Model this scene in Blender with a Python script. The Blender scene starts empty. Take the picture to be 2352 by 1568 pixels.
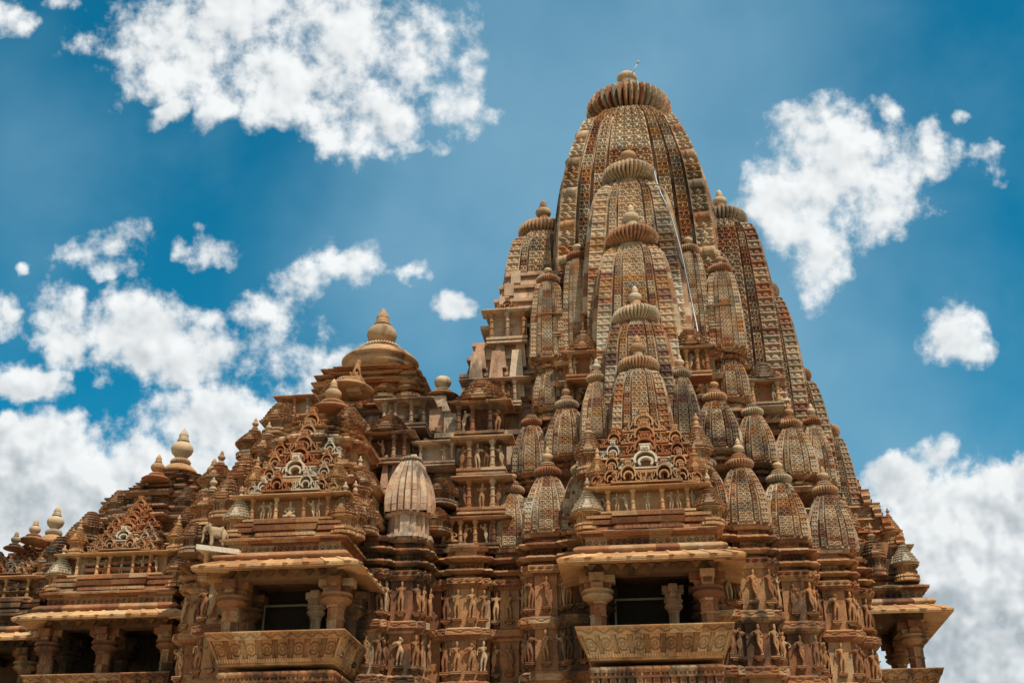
import bpy, math, random
import numpy as np
from mathutils import Vector, Matrix
random.seed(7); rng = np.random.default_rng(7)
PI = math.pi
sc = bpy.context.scene
COL = sc.collection

# ------------------------------------------------------------------ camera
PITCH = math.radians(26.4); YAW = math.radians(7.1)
CAMP = np.array([0.25, -34.8, 1.6])
FPX, CX, CY = 2750.0, 1176.0, 784.0            # focal length and centre on a 2352 px wide frame
fw0 = np.array([-math.sin(YAW), math.cos(YAW), 0.0])
RT = np.array([math.cos(YAW), math.sin(YAW), 0.0])
FWD = fw0*math.cos(PITCH) + np.array([0, 0, math.sin(PITCH)])
UPV = -fw0*math.sin(PITCH) + np.array([0, 0, math.cos(PITCH)])
def P(px, py, Y):
    """world point seen at a measured picture point, at the depth plane y = Y"""
    d = FWD*FPX + RT*(px-CX) + UPV*(CY-py)
    return CAMP + d*((Y-CAMP[1])/d[1])
cam = bpy.data.cameras.new('camera'); camo = bpy.data.objects.new('camera', cam); COL.objects.link(camo)
cam.sensor_width = 36; cam.lens = FPX/2352*36; cam.clip_end = 5000
camo.location = CAMP
camo.rotation_euler = (math.radians(90)+PITCH, 0, YAW)
sc.camera = camo

# ------------------------------------------------------------------ light
SUN_EL, SUN_AZ = 61.0, 38.0        # azimuth measured from -y towards +x
sd = np.array([math.sin(math.radians(SUN_AZ))*math.cos(math.radians(SUN_EL)),
               -math.cos(math.radians(SUN_AZ))*math.cos(math.radians(SUN_EL)), math.sin(math.radians(SUN_EL))])
sun = bpy.data.lights.new('sun', 'SUN'); suno = bpy.data.objects.new('sun', sun); COL.objects.link(suno)
sun.energy = 4.9; sun.angle = math.radians(0.5); sun.color = (1.0, 0.90, 0.74)
suno.rotation_euler = Vector(sd).to_track_quat('Z', 'Y').to_euler()
suno.location = (20, -30, 60)
sc.view_settings.view_transform = 'Standard'; sc.view_settings.look = 'None'
sc.view_settings.exposure = 0.14; sc.view_settings.gamma = 1.0; sc.view_settings.use_curve_mapping = False

class NT:
    """tiny node helper"""
    def __init__(s, tree): s.t = tree; s.n = tree.nodes; s.l = tree.links
    def new(s, typ, **kw):
        n = s.n.new(typ)
        for k, v in kw.items(): setattr(n, k, v)
        return n
    def set(s, sock, v):
        if isinstance(v, bpy.types.NodeSocket): s.l.new(v, sock)
        elif v is not None:
            if sock.type == 'RGBA' and len(v) == 3: v = (*v, 1)
            sock.default_value = v
    def m(s, op, a, b=None, c=None, clamp=False):
        n = s.new('ShaderNodeMath', operation=op, use_clamp=clamp)
        s.set(n.inputs[0], a)
        if b is not None: s.set(n.inputs[1], b)
        if c is not None: s.set(n.inputs[2], c)
        return n.outputs[0]
    def vm(s, op, a, b=None):
        n = s.new('ShaderNodeVectorMath', operation=op)
        s.set(n.inputs[0], a)
        if b is not None: s.set(n.inputs[1], b)
        return n.outputs['Value'] if op in ('DOT_PRODUCT', 'LENGTH') else n.outputs[0]
    def mix(s, f, a, b, typ='MIX'):
        n = s.new('ShaderNodeMix', data_type='RGBA', blend_type=typ)
        s.set(n.inputs[0], f); s.set(n.inputs[6], a); s.set(n.inputs[7], b)
        return n.outputs[2]
    def noise(s, vec, scale, detail=4, rough=.5, dim='3D', dist=0.0):
        n = s.new('ShaderNodeTexNoise', noise_dimensions=dim)
        s.set(n.inputs['Vector'], vec); n.inputs['Scale'].default_value = scale
        n.inputs['Detail'].default_value = detail; n.inputs['Roughness'].default_value = rough
        n.inputs['Distortion'].default_value = dist
        return n.outputs['Fac'], n.outputs['Color']
    def ramp(s, f, pts, interp='LINEAR'):
        n = s.new('ShaderNodeValToRGB'); r = n.color_ramp; r.interpolation = interp
        while len(r.elements) > 1: r.elements.remove(r.elements[-1])
        for i, (p, c) in enumerate(pts):
            e = r.elements[0] if i == 0 else r.elements.new(p)
            e.position = p; e.color = (*c, 1) if len(c) == 3 else c
        s.set(n.inputs[0], f); return n.outputs[0]
    def mr(s, v, a, b, c=0.0, d=1.0, smooth=True):
        n = s.new('ShaderNodeMapRange', interpolation_type='SMOOTHSTEP' if smooth else 'LINEAR')
        s.set(n.inputs[0], v)
        for i, x in enumerate((a, b, c, d)): n.inputs[i+1].default_value = x
        return n.outputs[0]

# sky and clouds: clouds are masses in fixed directions of the sky, shaped by fractal noise
CLOUDS = [  # x, y, rx, ry, rot(deg), weight   (measured, turned into sky directions below)
 (560,60,330,120,-8,1.0),(430,120,180,110,20,1.0),(650,170,240,110,20,1.0),(800,230,200,100,35,1.0),(860,90,190,130,0,.85),(1040,250,85,80,10,.9),
 (900,355,45,22,-20,.8),(985,350,40,25,10,.8),(380,270,60,30,-30,.8),(500,250,60,40,-50,.75),(1075,150,40,60,0,.6),
 (20,40,50,45,30,.75),(130,0,50,25,0,.6),
 (1840,300,75,70,10,1.0),(1930,400,190,140,15,1.15),(1800,480,100,120,0,.95),(1880,590,80,90,-20,.75),(2060,360,120,80,-20,.85),(2120,320,60,70,10,.75),
 (2290,370,42,38,0,.75),(2060,250,50,28,20,.7),(2208,275,18,20,0,.6),
 (230,580,95,52,-15,.85),(250,630,65,32,10,.8),(475,580,62,36,5,.8),(58,627,26,16,0,.7),
 (790,590,75,70,20,.95),(690,650,110,60,-35,.75),(640,720,95,55,0,.6),(955,628,58,22,-5,.75),(1045,698,42,28,0,.85),
 (335,785,150,100,10,1.4),(425,840,95,62,15,1.2),(135,745,72,78,-20,1.15),(22,730,42,40,0,1.0),(45,862,95,44,10,1.1),(270,865,60,30,0,.5),
 (610,840,95,60,0,.65),(720,850,150,70,-10,.45),(640,800,50,90,10,.5),
 (250,1115,390,140,0,1.7),(70,1080,240,130,0,1.7),(100,1200,280,110,0,1.3),(480,980,140,90,0,1.3),(640,1020,200,110,0,.9),(10,975,80,40,0,1.1),
 (2190,770,85,60,15,.85),(2230,730,55,35,0,.7),
 (2220,1250,250,180,-20,2.1),(2080,1130,110,75,0,1.6),(2340,1110,80,80,0,1.5),(2300,1430,320,230,0,2.0),(2150,1380,190,210,0,2.0),(2150,1060,60,35,0,.6),
]
world = bpy.data.worlds.new('World'); sc.world = world; world.use_nodes = True
w = NT(world.node_tree); w.n.clear()
tc = w.new('ShaderNodeTexCoord').outputs['Generated']
df = w.vm('DOT_PRODUCT', tc, tuple(FWD)); dr = w.vm('DOT_PRODUCT', tc, tuple(RT)); du = w.vm('DOT_PRODUCT', tc, tuple(UPV))
dfc = w.m('MAXIMUM', df, 0.15)
sx = w.m('MULTIPLY_ADD', w.m('DIVIDE', dr, dfc), FPX/1000, CX/1000)
sy = w.m('MULTIPLY_ADD', w.m('DIVIDE', du, dfc), -FPX/1000, CY/1000)
cv = w.new('ShaderNodeCombineXYZ'); w.set(cv.inputs[0], sx); w.set(cv.inputs[1], sy)
skyv = cv.outputs[0]
wf, wc = w.noise(skyv, 4.5, 4, .6)
wv = w.vm('ADD', skyv, w.vm('MULTIPLY', w.vm('SUBTRACT', wc, (0.5, 0.5, 0.5)), (0.17, 0.17, 0.0)))
dens = None; top = None
for (x, y, rx, ry, rot, wt) in CLOUDS:
    mp = w.new('ShaderNodeMapping', vector_type='TEXTURE')
    mp.inputs['Location'].default_value = (x/1000, y/1000, 0); mp.inputs['Rotation'].default_value = (0, 0, math.radians(rot))
    mp.inputs['Scale'].default_value = (rx/1000*1.16, ry/1000*1.16, 1)
    w.set(mp.inputs['Vector'], wv)
    L = w.vm('DOT_PRODUCT', mp.outputs[0], mp.outputs[0])
    e = w.m('MULTIPLY', w.m('SUBTRACT', 1.0, L), wt)
    if wt >= 1.1:      # the big masses: which side of the mass, upper or lower
        t_ = w.m('MULTIPLY', w.m('MAXIMUM', e, 0.0), w.vm('DOT_PRODUCT', mp.outputs[0], (0.25, -0.8, 0)))
        top = t_ if top is None else w.m('ADD', top, t_)
    dens = e if dens is None else w.m('SMOOTH_MAX', dens, e, 0.25)
dens = w.m('MAXIMUM', dens, -1.3)
vw = w.vm('MULTIPLY', w.vm('SUBTRACT', w.noise(skyv, 14, 3, .6)[1], (.5, .5, .5)), (.07, .07, 0))
def lumps(v, detail):
    na, _ = w.noise(v, 6.5, detail, .65, dim='2D')
    vo = w.new('ShaderNodeTexVoronoi', feature='F1', voronoi_dimensions='2D'); vo.inputs['Scale'].default_value = 13
    vo.inputs['Detail'].default_value = 1.0; vo.inputs['Roughness'].default_value = .5
    w.set(vo.inputs['Vector'], w.vm('ADD', v, vw))
    return w.m('ADD', w.m('MULTIPLY', w.m('SUBTRACT', na, .5), 3.9), w.m('MULTIPLY', w.m('SUBTRACT', .62, vo.outputs['Distance']), .60))
cl = w.m('ADD', w.m('MULTIPLY', dens, 1.15), lumps(skyv, 12))
n2, _ = w.noise(skyv, 2.3, 6, .55)
cs0 = lumps(skyv, 3); cs1 = lumps(w.vm('ADD', skyv, (0.018, -0.034, 0.0)), 3)
alpha = w.mr(cl, -0.12, 1.15)
veil = w.m('MULTIPLY', w.mr(n2, .42, .75), .18)
# broad pale haze near the tower and darker blue far from it
bw_ = w.vm('ADD', skyv, w.vm('MULTIPLY', w.vm('SUBTRACT', w.noise(skyv, 1.3, 4, .55)[1], (.5, .5, .5)), (1.1, 1.1, 0)))
def blob(x, y, r):
    a = w.vm('SUBTRACT', bw_, (x/1000, y/1000, 0)); return w.mr(w.vm('LENGTH', a), 0.0, r/1000, 1.0, 0.0)
pale = w.m('ADD', w.m('MULTIPLY', blob(1380, 150, 900), .72), w.m('MULTIPLY', blob(1800, 950, 750), .75))
pale = w.m('ADD', pale, w.m('MULTIPLY', blob(1050, 650, 650), .40))
pale = w.m('ADD', pale, w.m('MULTIPLY', blob(20, 400, 420), .32))
pale = w.m('ADD', pale, veil); pale = w.m('MINIMUM', pale, .92)
nish = w.new('ShaderNodeTexSky', sky_type='NISHITA'); nish.sun_disc = False
nish.sun_elevation = math.radians(SUN_EL); nish.sun_rotation = math.atan2(sd[0], sd[1])
nish.dust_density = .5; nish.ozone_density = 3.0; nish.air_density = 1.0
tint = w.mix(1.0, nish.outputs[0], (0.06, 1.10, 1.15), 'MULTIPLY')
blue = w.mix(w.m('MULTIPLY', pale, .9), tint, (2.4, 4.6, 6.2))
shade = w.m('ADD', w.m('MULTIPLY_ADD', w.m('SUBTRACT', cs0, cs1), .55, .50), w.m('MULTIPLY', top, .38), clamp=True)      # billows lit from above
low = w.mr(sy, 0.45, 1.10)
thick = w.mr(cl, .5, 2.2)
gr = w.m('MULTIPLY', w.m('MULTIPLY', low, thick), .42)
bright = w.m('SUBTRACT', w.m('MULTIPLY_ADD', shade, .34, .70), w.m('MULTIPLY', gr, w.m('SUBTRACT', 1.0, w.m('MULTIPLY', shade, .7))))
ccol = w.mix(w.mr(bright, .3, 1.0, smooth=False), (4.2, 4.75, 5.1), (9.6, 9.8, 9.8))
skyc = w.mix(w.m('MULTIPLY', alpha, .97), blue, ccol)
nr_, _ = w.noise(tc, 2.2, 8, .6)
rest = w.m('MULTIPLY', w.mr(df, .72, .35), w.m('MULTIPLY_ADD', w.mr(nr_, .38, .62), .5, .4))  # bright cloud cover added outside the view as neutral fill for the facades
skyc = w.mix(rest, skyc, (7.4, 6.9, 6.2))
bg = w.new('ShaderNodeBackground'); w.set(bg.inputs[0], skyc); bg.inputs[1].default_value = 0.09
wo = w.new('ShaderNodeOutputWorld'); w.l.new(bg.outputs[0], wo.inputs[0])
world.cycles.sampling_method = 'MANUAL'; world.cycles.sample_map_resolution = 512

# ------------------------------------------------------------------ materials
def stone(name, pal=None, stain=.35, bump=.5, mott=.5, rough=.9, stain_scale=.55, grain=26, dark=(.030, .026, .022), stain_z=.35, streak=True):
    mt = bpy.data.materials.new(name); mt.use_nodes = True
    g = NT(mt.node_tree); g.n.clear()
    geo = g.new('ShaderNodeNewGeometry'); pos = geo.outputs['Position']
    at = g.new('ShaderNodeAttribute', attribute_name='blk'); oi = g.new('ShaderNodeObjectInfo')
    wn = g.new('ShaderNodeTexWhiteNoise', noise_dimensions='1D')
    g.set(wn.inputs['W'], g.m('MULTIPLY_ADD', at.outputs['Fac'], 913.7, g.m('MULTIPLY', oi.outputs['Random'], 371.3)))
    nb, _ = g.noise(pos, 0.9, 5, .6)
    fac = g.m('ADD', wn.outputs['Value'], g.m('MULTIPLY', g.m('SUBTRACT', nb, .5), .55), clamp=True)
    base = g.ramp(fac, pal)
    nm, _ = g.noise(pos, 3.2, 8, .65)
    base = g.mix(1.0, base, g.ramp(nm, [(.25, (1-mott*.75,)*3), (.5, (1.0,)*3), (.78, (1+mott*.45, 1+mott*.42, 1+mott*.34))]), 'MULTIPLY')
    npz, _ = g.noise(g.vm('ADD', pos, (31.0, 7.0, 12.0)), 1.5, 4, .6)
    base = g.mix(1.0, base, g.ramp(npz, [(.30, (.84, .93, 1.04)), (.50, (1.0, 1.0, 1.02)), (.68, (1.10, .98, .92)), (.82, (1.14, .93, .84))]), 'MULTIPLY')
    ng, _ = g.noise(pos, grain, 4, .6)
    base = g.mix(.55, base, g.mix(1.0, base, g.ramp(ng, [(.3, (.55, .5, .45)), (.55, (1.05,)*3), (.8, (1.35,)*3)]), 'MULTIPLY'))
    if stain > 0:
        mp = g.new('ShaderNodeMapping'); mp.inputs['Scale'].default_value = (1, 1, stain_z); g.set(mp.inputs['Vector'], pos)
        ns, _ = g.noise(mp.outputs[0], stain_scale*2.2, 10, .68)
        n5, _ = g.noise(pos, stain_scale*.45, 3, .5)
        sf = g.mr(g.m('ADD', ns, g.m('MULTIPLY', g.m('SUBTRACT', n5, .5), .9)), .62-.16*stain, .80-.16*stain)
        base = g.mix(g.m('MULTIPLY', sf, min(1, .35+stain*.6)), base, dark)
    bs = g.new('ShaderNodeBsdfPrincipled'); g.set(bs.inputs['Base Color'], base)
    bs.inputs['Roughness'].default_value = rough; bs.inputs['Specular IOR Level'].default_value = .18
    h, _ = g.noise(pos, 17, 7, .7)
    bp = g.new('ShaderNodeBump'); bp.inputs['Strength'].default_value = bump; bp.inputs['Distance'].default_value = .035
    g.set(bp.inputs['Height'], h); g.l.new(bp.outputs[0], bs.inputs['Normal'])
    o = g.new('ShaderNodeOutputMaterial'); g.l.new(bs.outputs[0], o.inputs[0])
    return mt
CREAM = (.50, .39, .265); BUFF = (.39, .265, .16); OCHRE = (.41, .235, .10); RUST = (.32, .145, .075); MAROON = (.20, .105, .075); GREY = (.25, .205, .155); PALE = (.53, .45, .35); DARK = (.10, .075, .055)
M = {}
M['spire'] = stone('carved_spire_stone', stain_z=.16, pal=[(0, MAROON), (.10, RUST), (.18, OCHRE), (.25, RUST), (.32, BUFF), (.50, CREAM), (.66, BUFF), (.74, GREY), (.82, BUFF), (.92, CREAM), (1, PALE)], stain=.56, bump=.5)
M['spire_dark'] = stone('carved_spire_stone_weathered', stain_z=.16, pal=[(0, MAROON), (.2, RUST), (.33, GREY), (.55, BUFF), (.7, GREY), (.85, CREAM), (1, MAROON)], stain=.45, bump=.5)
M['wall'] = stone('warm_sandstone', [(0, (.16, .07, .04)), (.3, (.265, .115, .055)), (.55, (.335, .165, .078)), (.8, (.38, .215, .105)), (1, (.40, .29, .18))], stain=.80, bump=.6)
M['roof'] = stone('roof_sandstone', [(0, (.24, .095, .048)), (.3, (.35, .175, .085)), (.6, (.42, .245, .13)), (.85, (.48, .34, .21)), (1, (.28, .22, .165))], stain=.7, bump=.6)
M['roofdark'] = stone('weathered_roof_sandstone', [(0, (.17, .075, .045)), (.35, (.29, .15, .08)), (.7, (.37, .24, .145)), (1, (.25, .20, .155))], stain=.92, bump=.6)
M['plain'] = stone('restored_plain_stone', [(0, (.40, .235, .15)), (.5, (.49, .335, .225)), (1, (.55, .42, .30))], stain=.66, bump=.45, mott=.55)
M['gold'] = stone('golden_sandstone', [(0, (.31, .155, .07)), (.5, (.43, .245, .115)), (1, (.53, .35, .185))], stain=.55, bump=.4, mott=.4)
M['fret'] = stone('fretwork_stone', [(0, (.29, .105, .045)), (.3, (.38, .17, .075)), (.6, (.44, .26, .135)), (.85, (.34, .19, .10)), (1, (.50, .41, .30))], stain=.4, bump=.35)
M['white'] = stone('new_white_stone', [(0, (.50, .43, .33)), (1, (.60, .53, .42))], stain=.25, bump=.3, mott=.3)
M['statue'] = stone('statue_stone', [(0, (.15, .065, .035)), (.2, (.23, .105, .05)), (.5, (.29, .15, .07)), (.88, (.36, .195, .09)), (1, (.40, .27, .15))], stain=.55, bump=.3)
M['statue_pale'] = stone('pale_statue_stone', [(0, (.34, .23, .135)), (1, (.43, .33, .21))], stain=.25, bump=.3)
M['disc'] = stone('ribbed_disc_stone', mott=.7, pal=[(0, (.25, .10, .05)), (.3, (.33, .17, .09)), (.55, (.42, .30, .185)), (.8, (.22, .18, .135)), (1, (.46, .36, .24))], stain=.30, bump=.35)
M['pot'] = stone('pot_finial_stone', [(0, (.35, .20, .105)), (.5, (.43, .30, .18)), (1, (.52, .43, .30))], stain=.42, bump=.3, mott=.5)
M['porchdark'] = stone('dark_porch_stone', [(0, (.10, .055, .03)), (.5, (.16, .09, .05)), (1, (.22, .13, .07))], stain=.9, bump=.5)  # darker brown tones for porch ceilings, rear pillars and rear hall wall
M['ground'] = stone('dry_lawn_ground', [(0, (.16, .14, .06)), (1, (.24, .20, .10))], stain=.2, bump=.4, stain_scale=.1)
M['innershade'] = stone('inner_wall_painted_shade', [(0, (.018, .016, .014)), (1, (.05, .038, .03))], stain=.6, bump=.3)  # the room's darkness painted into the wall colour as near-black
M['pave'] = stone('platform_paving', [(0, (.40, .30, .19)), (1, (.48, .37, .25))], stain=.1, bump=.3)
def simple(name, col, rough=.5, metal=0):
    mt = bpy.data.materials.new(name); mt.use_nodes = True
    g = NT(mt.node_tree); b = g.n['Principled BSDF']
    n, _ = g.noise(g.new('ShaderNodeNewGeometry').outputs['Position'], 8, 4, .6)
    g.set(b.inputs['Base Color'], g.mix(1.0, (*col, 1), g.ramp(n, [(.3, (.8,)*3), (.7, (1.15,)*3)]), 'MULTIPLY'))
    b.inputs['Roughness'].default_value = rough; b.inputs['Metallic'].default_value = metal
    return mt
M['metal'] = simple('galvanised_metal', (.42, .47, .54), .5, .1)
M['steel'] = simple('painted_window_steel', (.26, .23, .18), .6)
M['leaf'] = simple('leaf_green', (.05, .11, .03), .7)

# ------------------------------------------------------------------ mesh building
class MB:
    def __init__(s): s.V = []; s.F4 = []; s.F = []; s.B4 = []; s.B = []; s.n = 0
    def quads(s, V, Q, B):
        s.V.append(np.asarray(V, float)); s.F4.append(np.asarray(Q, int)+s.n); s.B4.append(np.asarray(B, float)); s.n += len(V)
    def poly(s, V, faces, b=None):
        s.V.append(np.asarray(V, float)); b = random.random() if b is None else b
        for f in faces: s.F.append([i+s.n for i in f]); s.B.append(b)
        s.n += len(V)
    def box(s, x0, x1, y0, y1, z0, z1, b=None):
        s.poly([(x0, y0, z0), (x1, y0, z0), (x1, y1, z0), (x0, y1, z0), (x0, y0, z1), (x1, y0, z1), (x1, y1, z1), (x0, y1, z1)],
               [(3, 2, 1, 0), (4, 5, 6, 7), (0, 1, 5, 4), (1, 2, 6, 5), (2, 3, 7, 6), (3, 0, 4, 7)], b)
    def hull(s, bot, top, b=None):
        n = len(bot); V = list(bot)+list(top)
        s.poly(V, [tuple(range(n-1, -1, -1)), tuple(range(n, 2*n))]+[(i, (i+1) % n, n+(i+1) % n, n+i) for i in range(n)], b)
    def taper(s, cx, cy, z0, z1, hx0, hy0, hx1, hy1, b=None):
        s.hull([(cx-hx0, cy-hy0, z0), (cx+hx0, cy-hy0, z0), (cx+hx0, cy+hy0, z0), (cx-hx0, cy+hy0, z0)],
               [(cx-hx1, cy-hy1, z1), (cx+hx1, cy-hy1, z1), (cx+hx1, cy+hy1, z1), (cx-hx1, cy+hy1, z1)], b)
    def lathe(s, prof, n=24, cx=0, cy=0, cz=0, ribs=0, amp=.2, b=None, ribz=None):
        th = np.arange(n)/n*2*PI; R = []
        for k, (r, z) in enumerate(prof):
            rr = np.full(n, float(r))
            if ribs and (ribz is None or ribz[0] <= z <= ribz[1]):
                rr = r*(1-amp*(1-np.abs(np.sin(ribs*th/2))**.7))
            R.append(np.stack([cx+rr*np.cos(th), cy+rr*np.sin(th), np.full(n, cz+z)], 1))
        V = np.concatenate(R); m = len(prof)
        j, i = np.meshgrid(np.arange(m-1), np.arange(n), indexing='ij'); i2 = (i+1) % n
        Q = np.stack([j*n+i, j*n+i2, (j+1)*n+i2, (j+1)*n+i], -1).reshape(-1, 4)
        bb = random.random() if b is None else b
        B = np.full(len(Q), bb)
        if ribs: B = (np.sin(np.floor((i+n/ribs/2)/(n/ribs)).reshape(-1)*91.7)*437.5 % 1)*(1 if ribs == 40 and amp > .2 else .0)+bb
        base = s.n; s.quads(V, Q, B)
        s.F.append([base+k for k in range(n-1, -1, -1)]); s.B.append(bb)
        s.F.append([base+(m-1)*n+k for k in range(n)]); s.B.append(bb)
    def ribbon(s, pts, wd, y0, y1, b=None, closed=False):
        """a bar of width wd following 2-D points in x-z, from depth y0 (front) to y1"""
        p = np.array(pts, float); n = len(p)
        if closed: t = np.roll(p, -1, 0)-np.roll(p, 1, 0)
        else:
            t = np.zeros_like(p); t[1:-1] = p[2:]-p[:-2]; t[0] = p[1]-p[0]; t[-1] = p[-1]-p[-2]
        t /= np.linalg.norm(t, axis=1, keepdims=True)+1e-9; nn = np.stack([-t[:, 1], t[:, 0]], 1)*wd/2
        a, c = p+nn, p-nn; V = []
        for k in range(n):
            V += [(a[k, 0], y0, a[k, 1]), (c[k, 0], y0, c[k, 1]), (c[k, 0], y1, c[k, 1]), (a[k, 0], y1, a[k, 1])]
        F = []
        for k in range(n if closed else n-1):
            o = 4*k; q = 4*((k+1) % n)
            for e in range(4): F.append((o+e, o+(e+1) % 4, q+(e+1) % 4, q+e))
        if not closed: F += [(3, 2, 1, 0), (4*n-4, 4*n-3, 4*n-2, 4*n-1)]
        s.poly(V, F, b)
    def tube(s, pts, r, n=6, b=None):
        pts = [Vector(p) for p in pts]; V = []; rad = r if hasattr(r, '__len__') else [r]*len(pts)
        for k, p in enumerate(pts):
            t = (pts[min(k+1, len(pts)-1)]-pts[max(k-1, 0)]).normalized()
            u = t.cross(Vector((0, 1, 0.01))).normalized(); v = t.cross(u)
            for a in range(n): V.append(p+(u*math.cos(2*PI*a/n)+v*math.sin(2*PI*a/n))*rad[k])
        F = [(k*n+a, k*n+(a+1) % n, (k+1)*n+(a+1) % n, (k+1)*n+a) for k in range(len(pts)-1) for a in range(n)]
        F += [tuple(range(n-1, -1, -1)), tuple(range((len(pts)-1)*n, len(pts)*n))]
        s.poly(V, F, b)
    def sweep(s, plan, segs, z0, ds=.06, seed=None, blkw=.55, cap=True):
        """carved moulding: plan polygon (CCW) carried up a list of segments
        seg = dict(h, o0, o1, pat, a, cw, b, n)"""
        pl = np.array(plan, float); N = len(pl); seed = random.random() if seed is None else seed
        nxt = np.roll(pl, -1, 0); d = nxt-pl; L = np.linalg.norm(d, axis=1); t = d/L[:, None]
        nr = np.stack([t[:, 1], -t[:, 0]], 1); prv = np.roll(nr, 1, 0)
        den = 1+np.sum(nr*prv, 1); mit = (nr+prv)/np.maximum(den, .2)[:, None]      # mitred offset direction of each corner
        ei, tt, fr = [], [], []
        for e in range(N):
            k = max(1, int(round(L[e]/ds)))
            for q in range(k): ei.append(e); tt.append(q/k); fr.append(0 if q == 0 else 1)
        ei = np.array(ei); tt = np.array(tt); fr = np.array(fr); nc = len(ei)
        rows = []; meta = []
        z = z0
        for si, g in enumerate(segs):
            pat = g.get('pat'); n = g.get('n') or (1 if pat in (None, 'dent', 'scal') and not g.get('b') else 6)
            if pat in ('fret', 'diam', 'fig', 'med', 'scroll'): n = max(n, 8)
            cw = g.get('cw', .2); a = g.get('a', .03)
            cells = np.maximum(1, np.round(L/cw))
            cells = np.where(L < cw*.45, 0, cells)
            for q in range(n+1):
                v = q/n; off = g['o0']+(g.get('o1', g['o0'])-g['o0'])*v+g.get('b', 0)*math.sin(PI*v)
                A = pl+mit*off; Bq = np.roll(A, -1, 0)
                pos = A[ei]+(Bq[ei]-A[ei])*tt[:, None]
                disp = np.zeros(nc)
                if pat:
                    u = (tt*cells[ei]) % 1.0
                    disp = PATS[pat](u, v)*a
                    disp = np.where(cells[ei] == 0, 0, disp)
                pos = pos+nr[ei]*(disp*fr)[:, None]
                rows.append(np.concatenate([pos, np.full((nc, 1), z+g['h']*v)], 1)); meta.append(si)
            z += g['h']
        m = len(rows); V = np.concatenate(rows)
        j, i = np.meshgrid(np.arange(m-1), np.arange(nc), indexing='ij'); i2 = (i+1) % nc
        Q = np.stack([j*nc+i, j*nc+i2, (j+1)*nc+i2, (j+1)*nc+i], -1).reshape(-1, 4)
        cellb = np.floor(tt*np.maximum(1, np.round(L/blkw))[ei])+ei*7
        sb = np.array(meta)[:-1]
        Bv = (np.sin((cellb[None, :]*12.9898+sb[:, None]*78.233+seed*37.7))*43758.5453) % 1.0
        base = s.n; s.quads(V, Q, Bv.reshape(-1))
        if cap:
            s.F.append([base+k for k in range(nc-1, -1, -1)]); s.B.append(seed)
            s.F.append([base+(m-1)*nc+k for k in range(nc)]); s.B.append(seed)
        return z
    def mesh(s, name, smooth=False, sharp=None):
        V = np.concatenate(s.V); nq = sum(len(q) for q in s.F4)
        Q = np.concatenate(s.F4).reshape(-1) if s.F4 else np.zeros(0, int)
        tot = [4]*nq+[len(f) for f in s.F]
        loops = np.concatenate([Q]+[np.array(f) for f in s.F]) if s.F else Q
        me = bpy.data.meshes.new(name)
        me.vertices.add(len(V)); me.vertices.foreach_set('co', V.astype(np.float32).ravel())
        me.loops.add(len(loops)); me.loops.foreach_set('vertex_index', loops.astype(np.int32))
        tot = np.array(tot); st = np.concatenate([[0], np.cumsum(tot)[:-1]])
        me.polygons.add(len(tot)); me.polygons.foreach_set('loop_start', st.astype(np.int32)); me.polygons.foreach_set('loop_total', tot.astype(np.int32))
        me.update(calc_edges=True)
        at = me.attributes.new('blk', 'FLOAT', 'FACE')
        B = np.concatenate([*s.B4, np.array(s.B, float)]) if s.B4 else np.array(s.B, float)
        at.data.foreach_set('value', B.astype(np.float32))
        me.polygons.foreach_set('use_smooth', np.full(len(tot), smooth)); me.validate()
        return me

FRET = np.array([[1, 0, 0, 0, 0, 0, 0, 1], [0, 0, 1, 1, 1, 1, 0, 0], [0, 1, 1, 0, 0, 1, 1, 0], [0, 1, 0, 1, 1, 0, 1, 0],
                 [0, 0, 0, 1, 1, 0, 0, 0], [1, 1, 0, 0, 0, 0, 1, 1], [0, 0, 0, 1, 1, 0, 0, 0], [.5]*8])[::-1]
def _fret(u, v):
    """pierced dormer pattern, one 8 x 8 cell"""
    j = min(7, int(v*8+1e-6)); i = np.minimum(7, (np.asarray(u)*8+1e-6).astype(int))
    return -FRET[j][i].astype(float)
def _diam(u, v):
    q = np.abs(u-.5)*2+abs(v-.5)*2*.95
    return np.where(q < .45, .9, np.where(q < .72, -.9, 0.0))
def _fig(u, v):
    body = ((np.abs(u-.5+.06*math.sin(v*9)) < .20) & (v < .62)) | (np.hypot(u-.5, (v-.76)*1.4) < .19)
    return np.where(body, .9, -.7)
def _med(u, v):
    r = np.hypot((u-.5)*1.0, (v-.5)*1.0)
    h = np.where((r < .36) & (r > .28), -.9, 0.0); h = np.where((r < .18) & (r > .1), -.6, h)
    return np.where((u < .07) | ((u > .12) & (u < .17)) | (u > .93) | ((u > .83) & (u < .88)), -1, h)
def _scroll(u, v): return np.where(np.abs(v-.5-.24*np.sin(2*PI*u)) < .13, -.8, np.where(np.hypot(u-.75, v-.75) < .13, -.5, 0.0))
PATS = {'fret': _fret, 'diam': _diam, 'fig': _fig, 'med': _med, 'scroll': _scroll,
        'dent': lambda u, v: np.where((u % 1) < .5, 1.0, -.2), 'scal': lambda u, v: np.abs(np.sin(PI*u))**.6,
        'rib': lambda u, v: np.where(np.abs(u-.5) < .13, 1.0, 0.0),
        'panel': lambda u, v: np.where((np.abs(u-.5) < .40), np.where((np.abs(u-.5) < .26) & (.12 < v < .88), -.55, 0), -1.4)}
def S(h, o0, o1=None, pat=None, a=.03, cw=.2, b=0, n=None):
    return dict(h=h, o0=o0, o1=o0 if o1 is None else o1, pat=pat, a=a, cw=cw, b=b, n=n)

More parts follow.
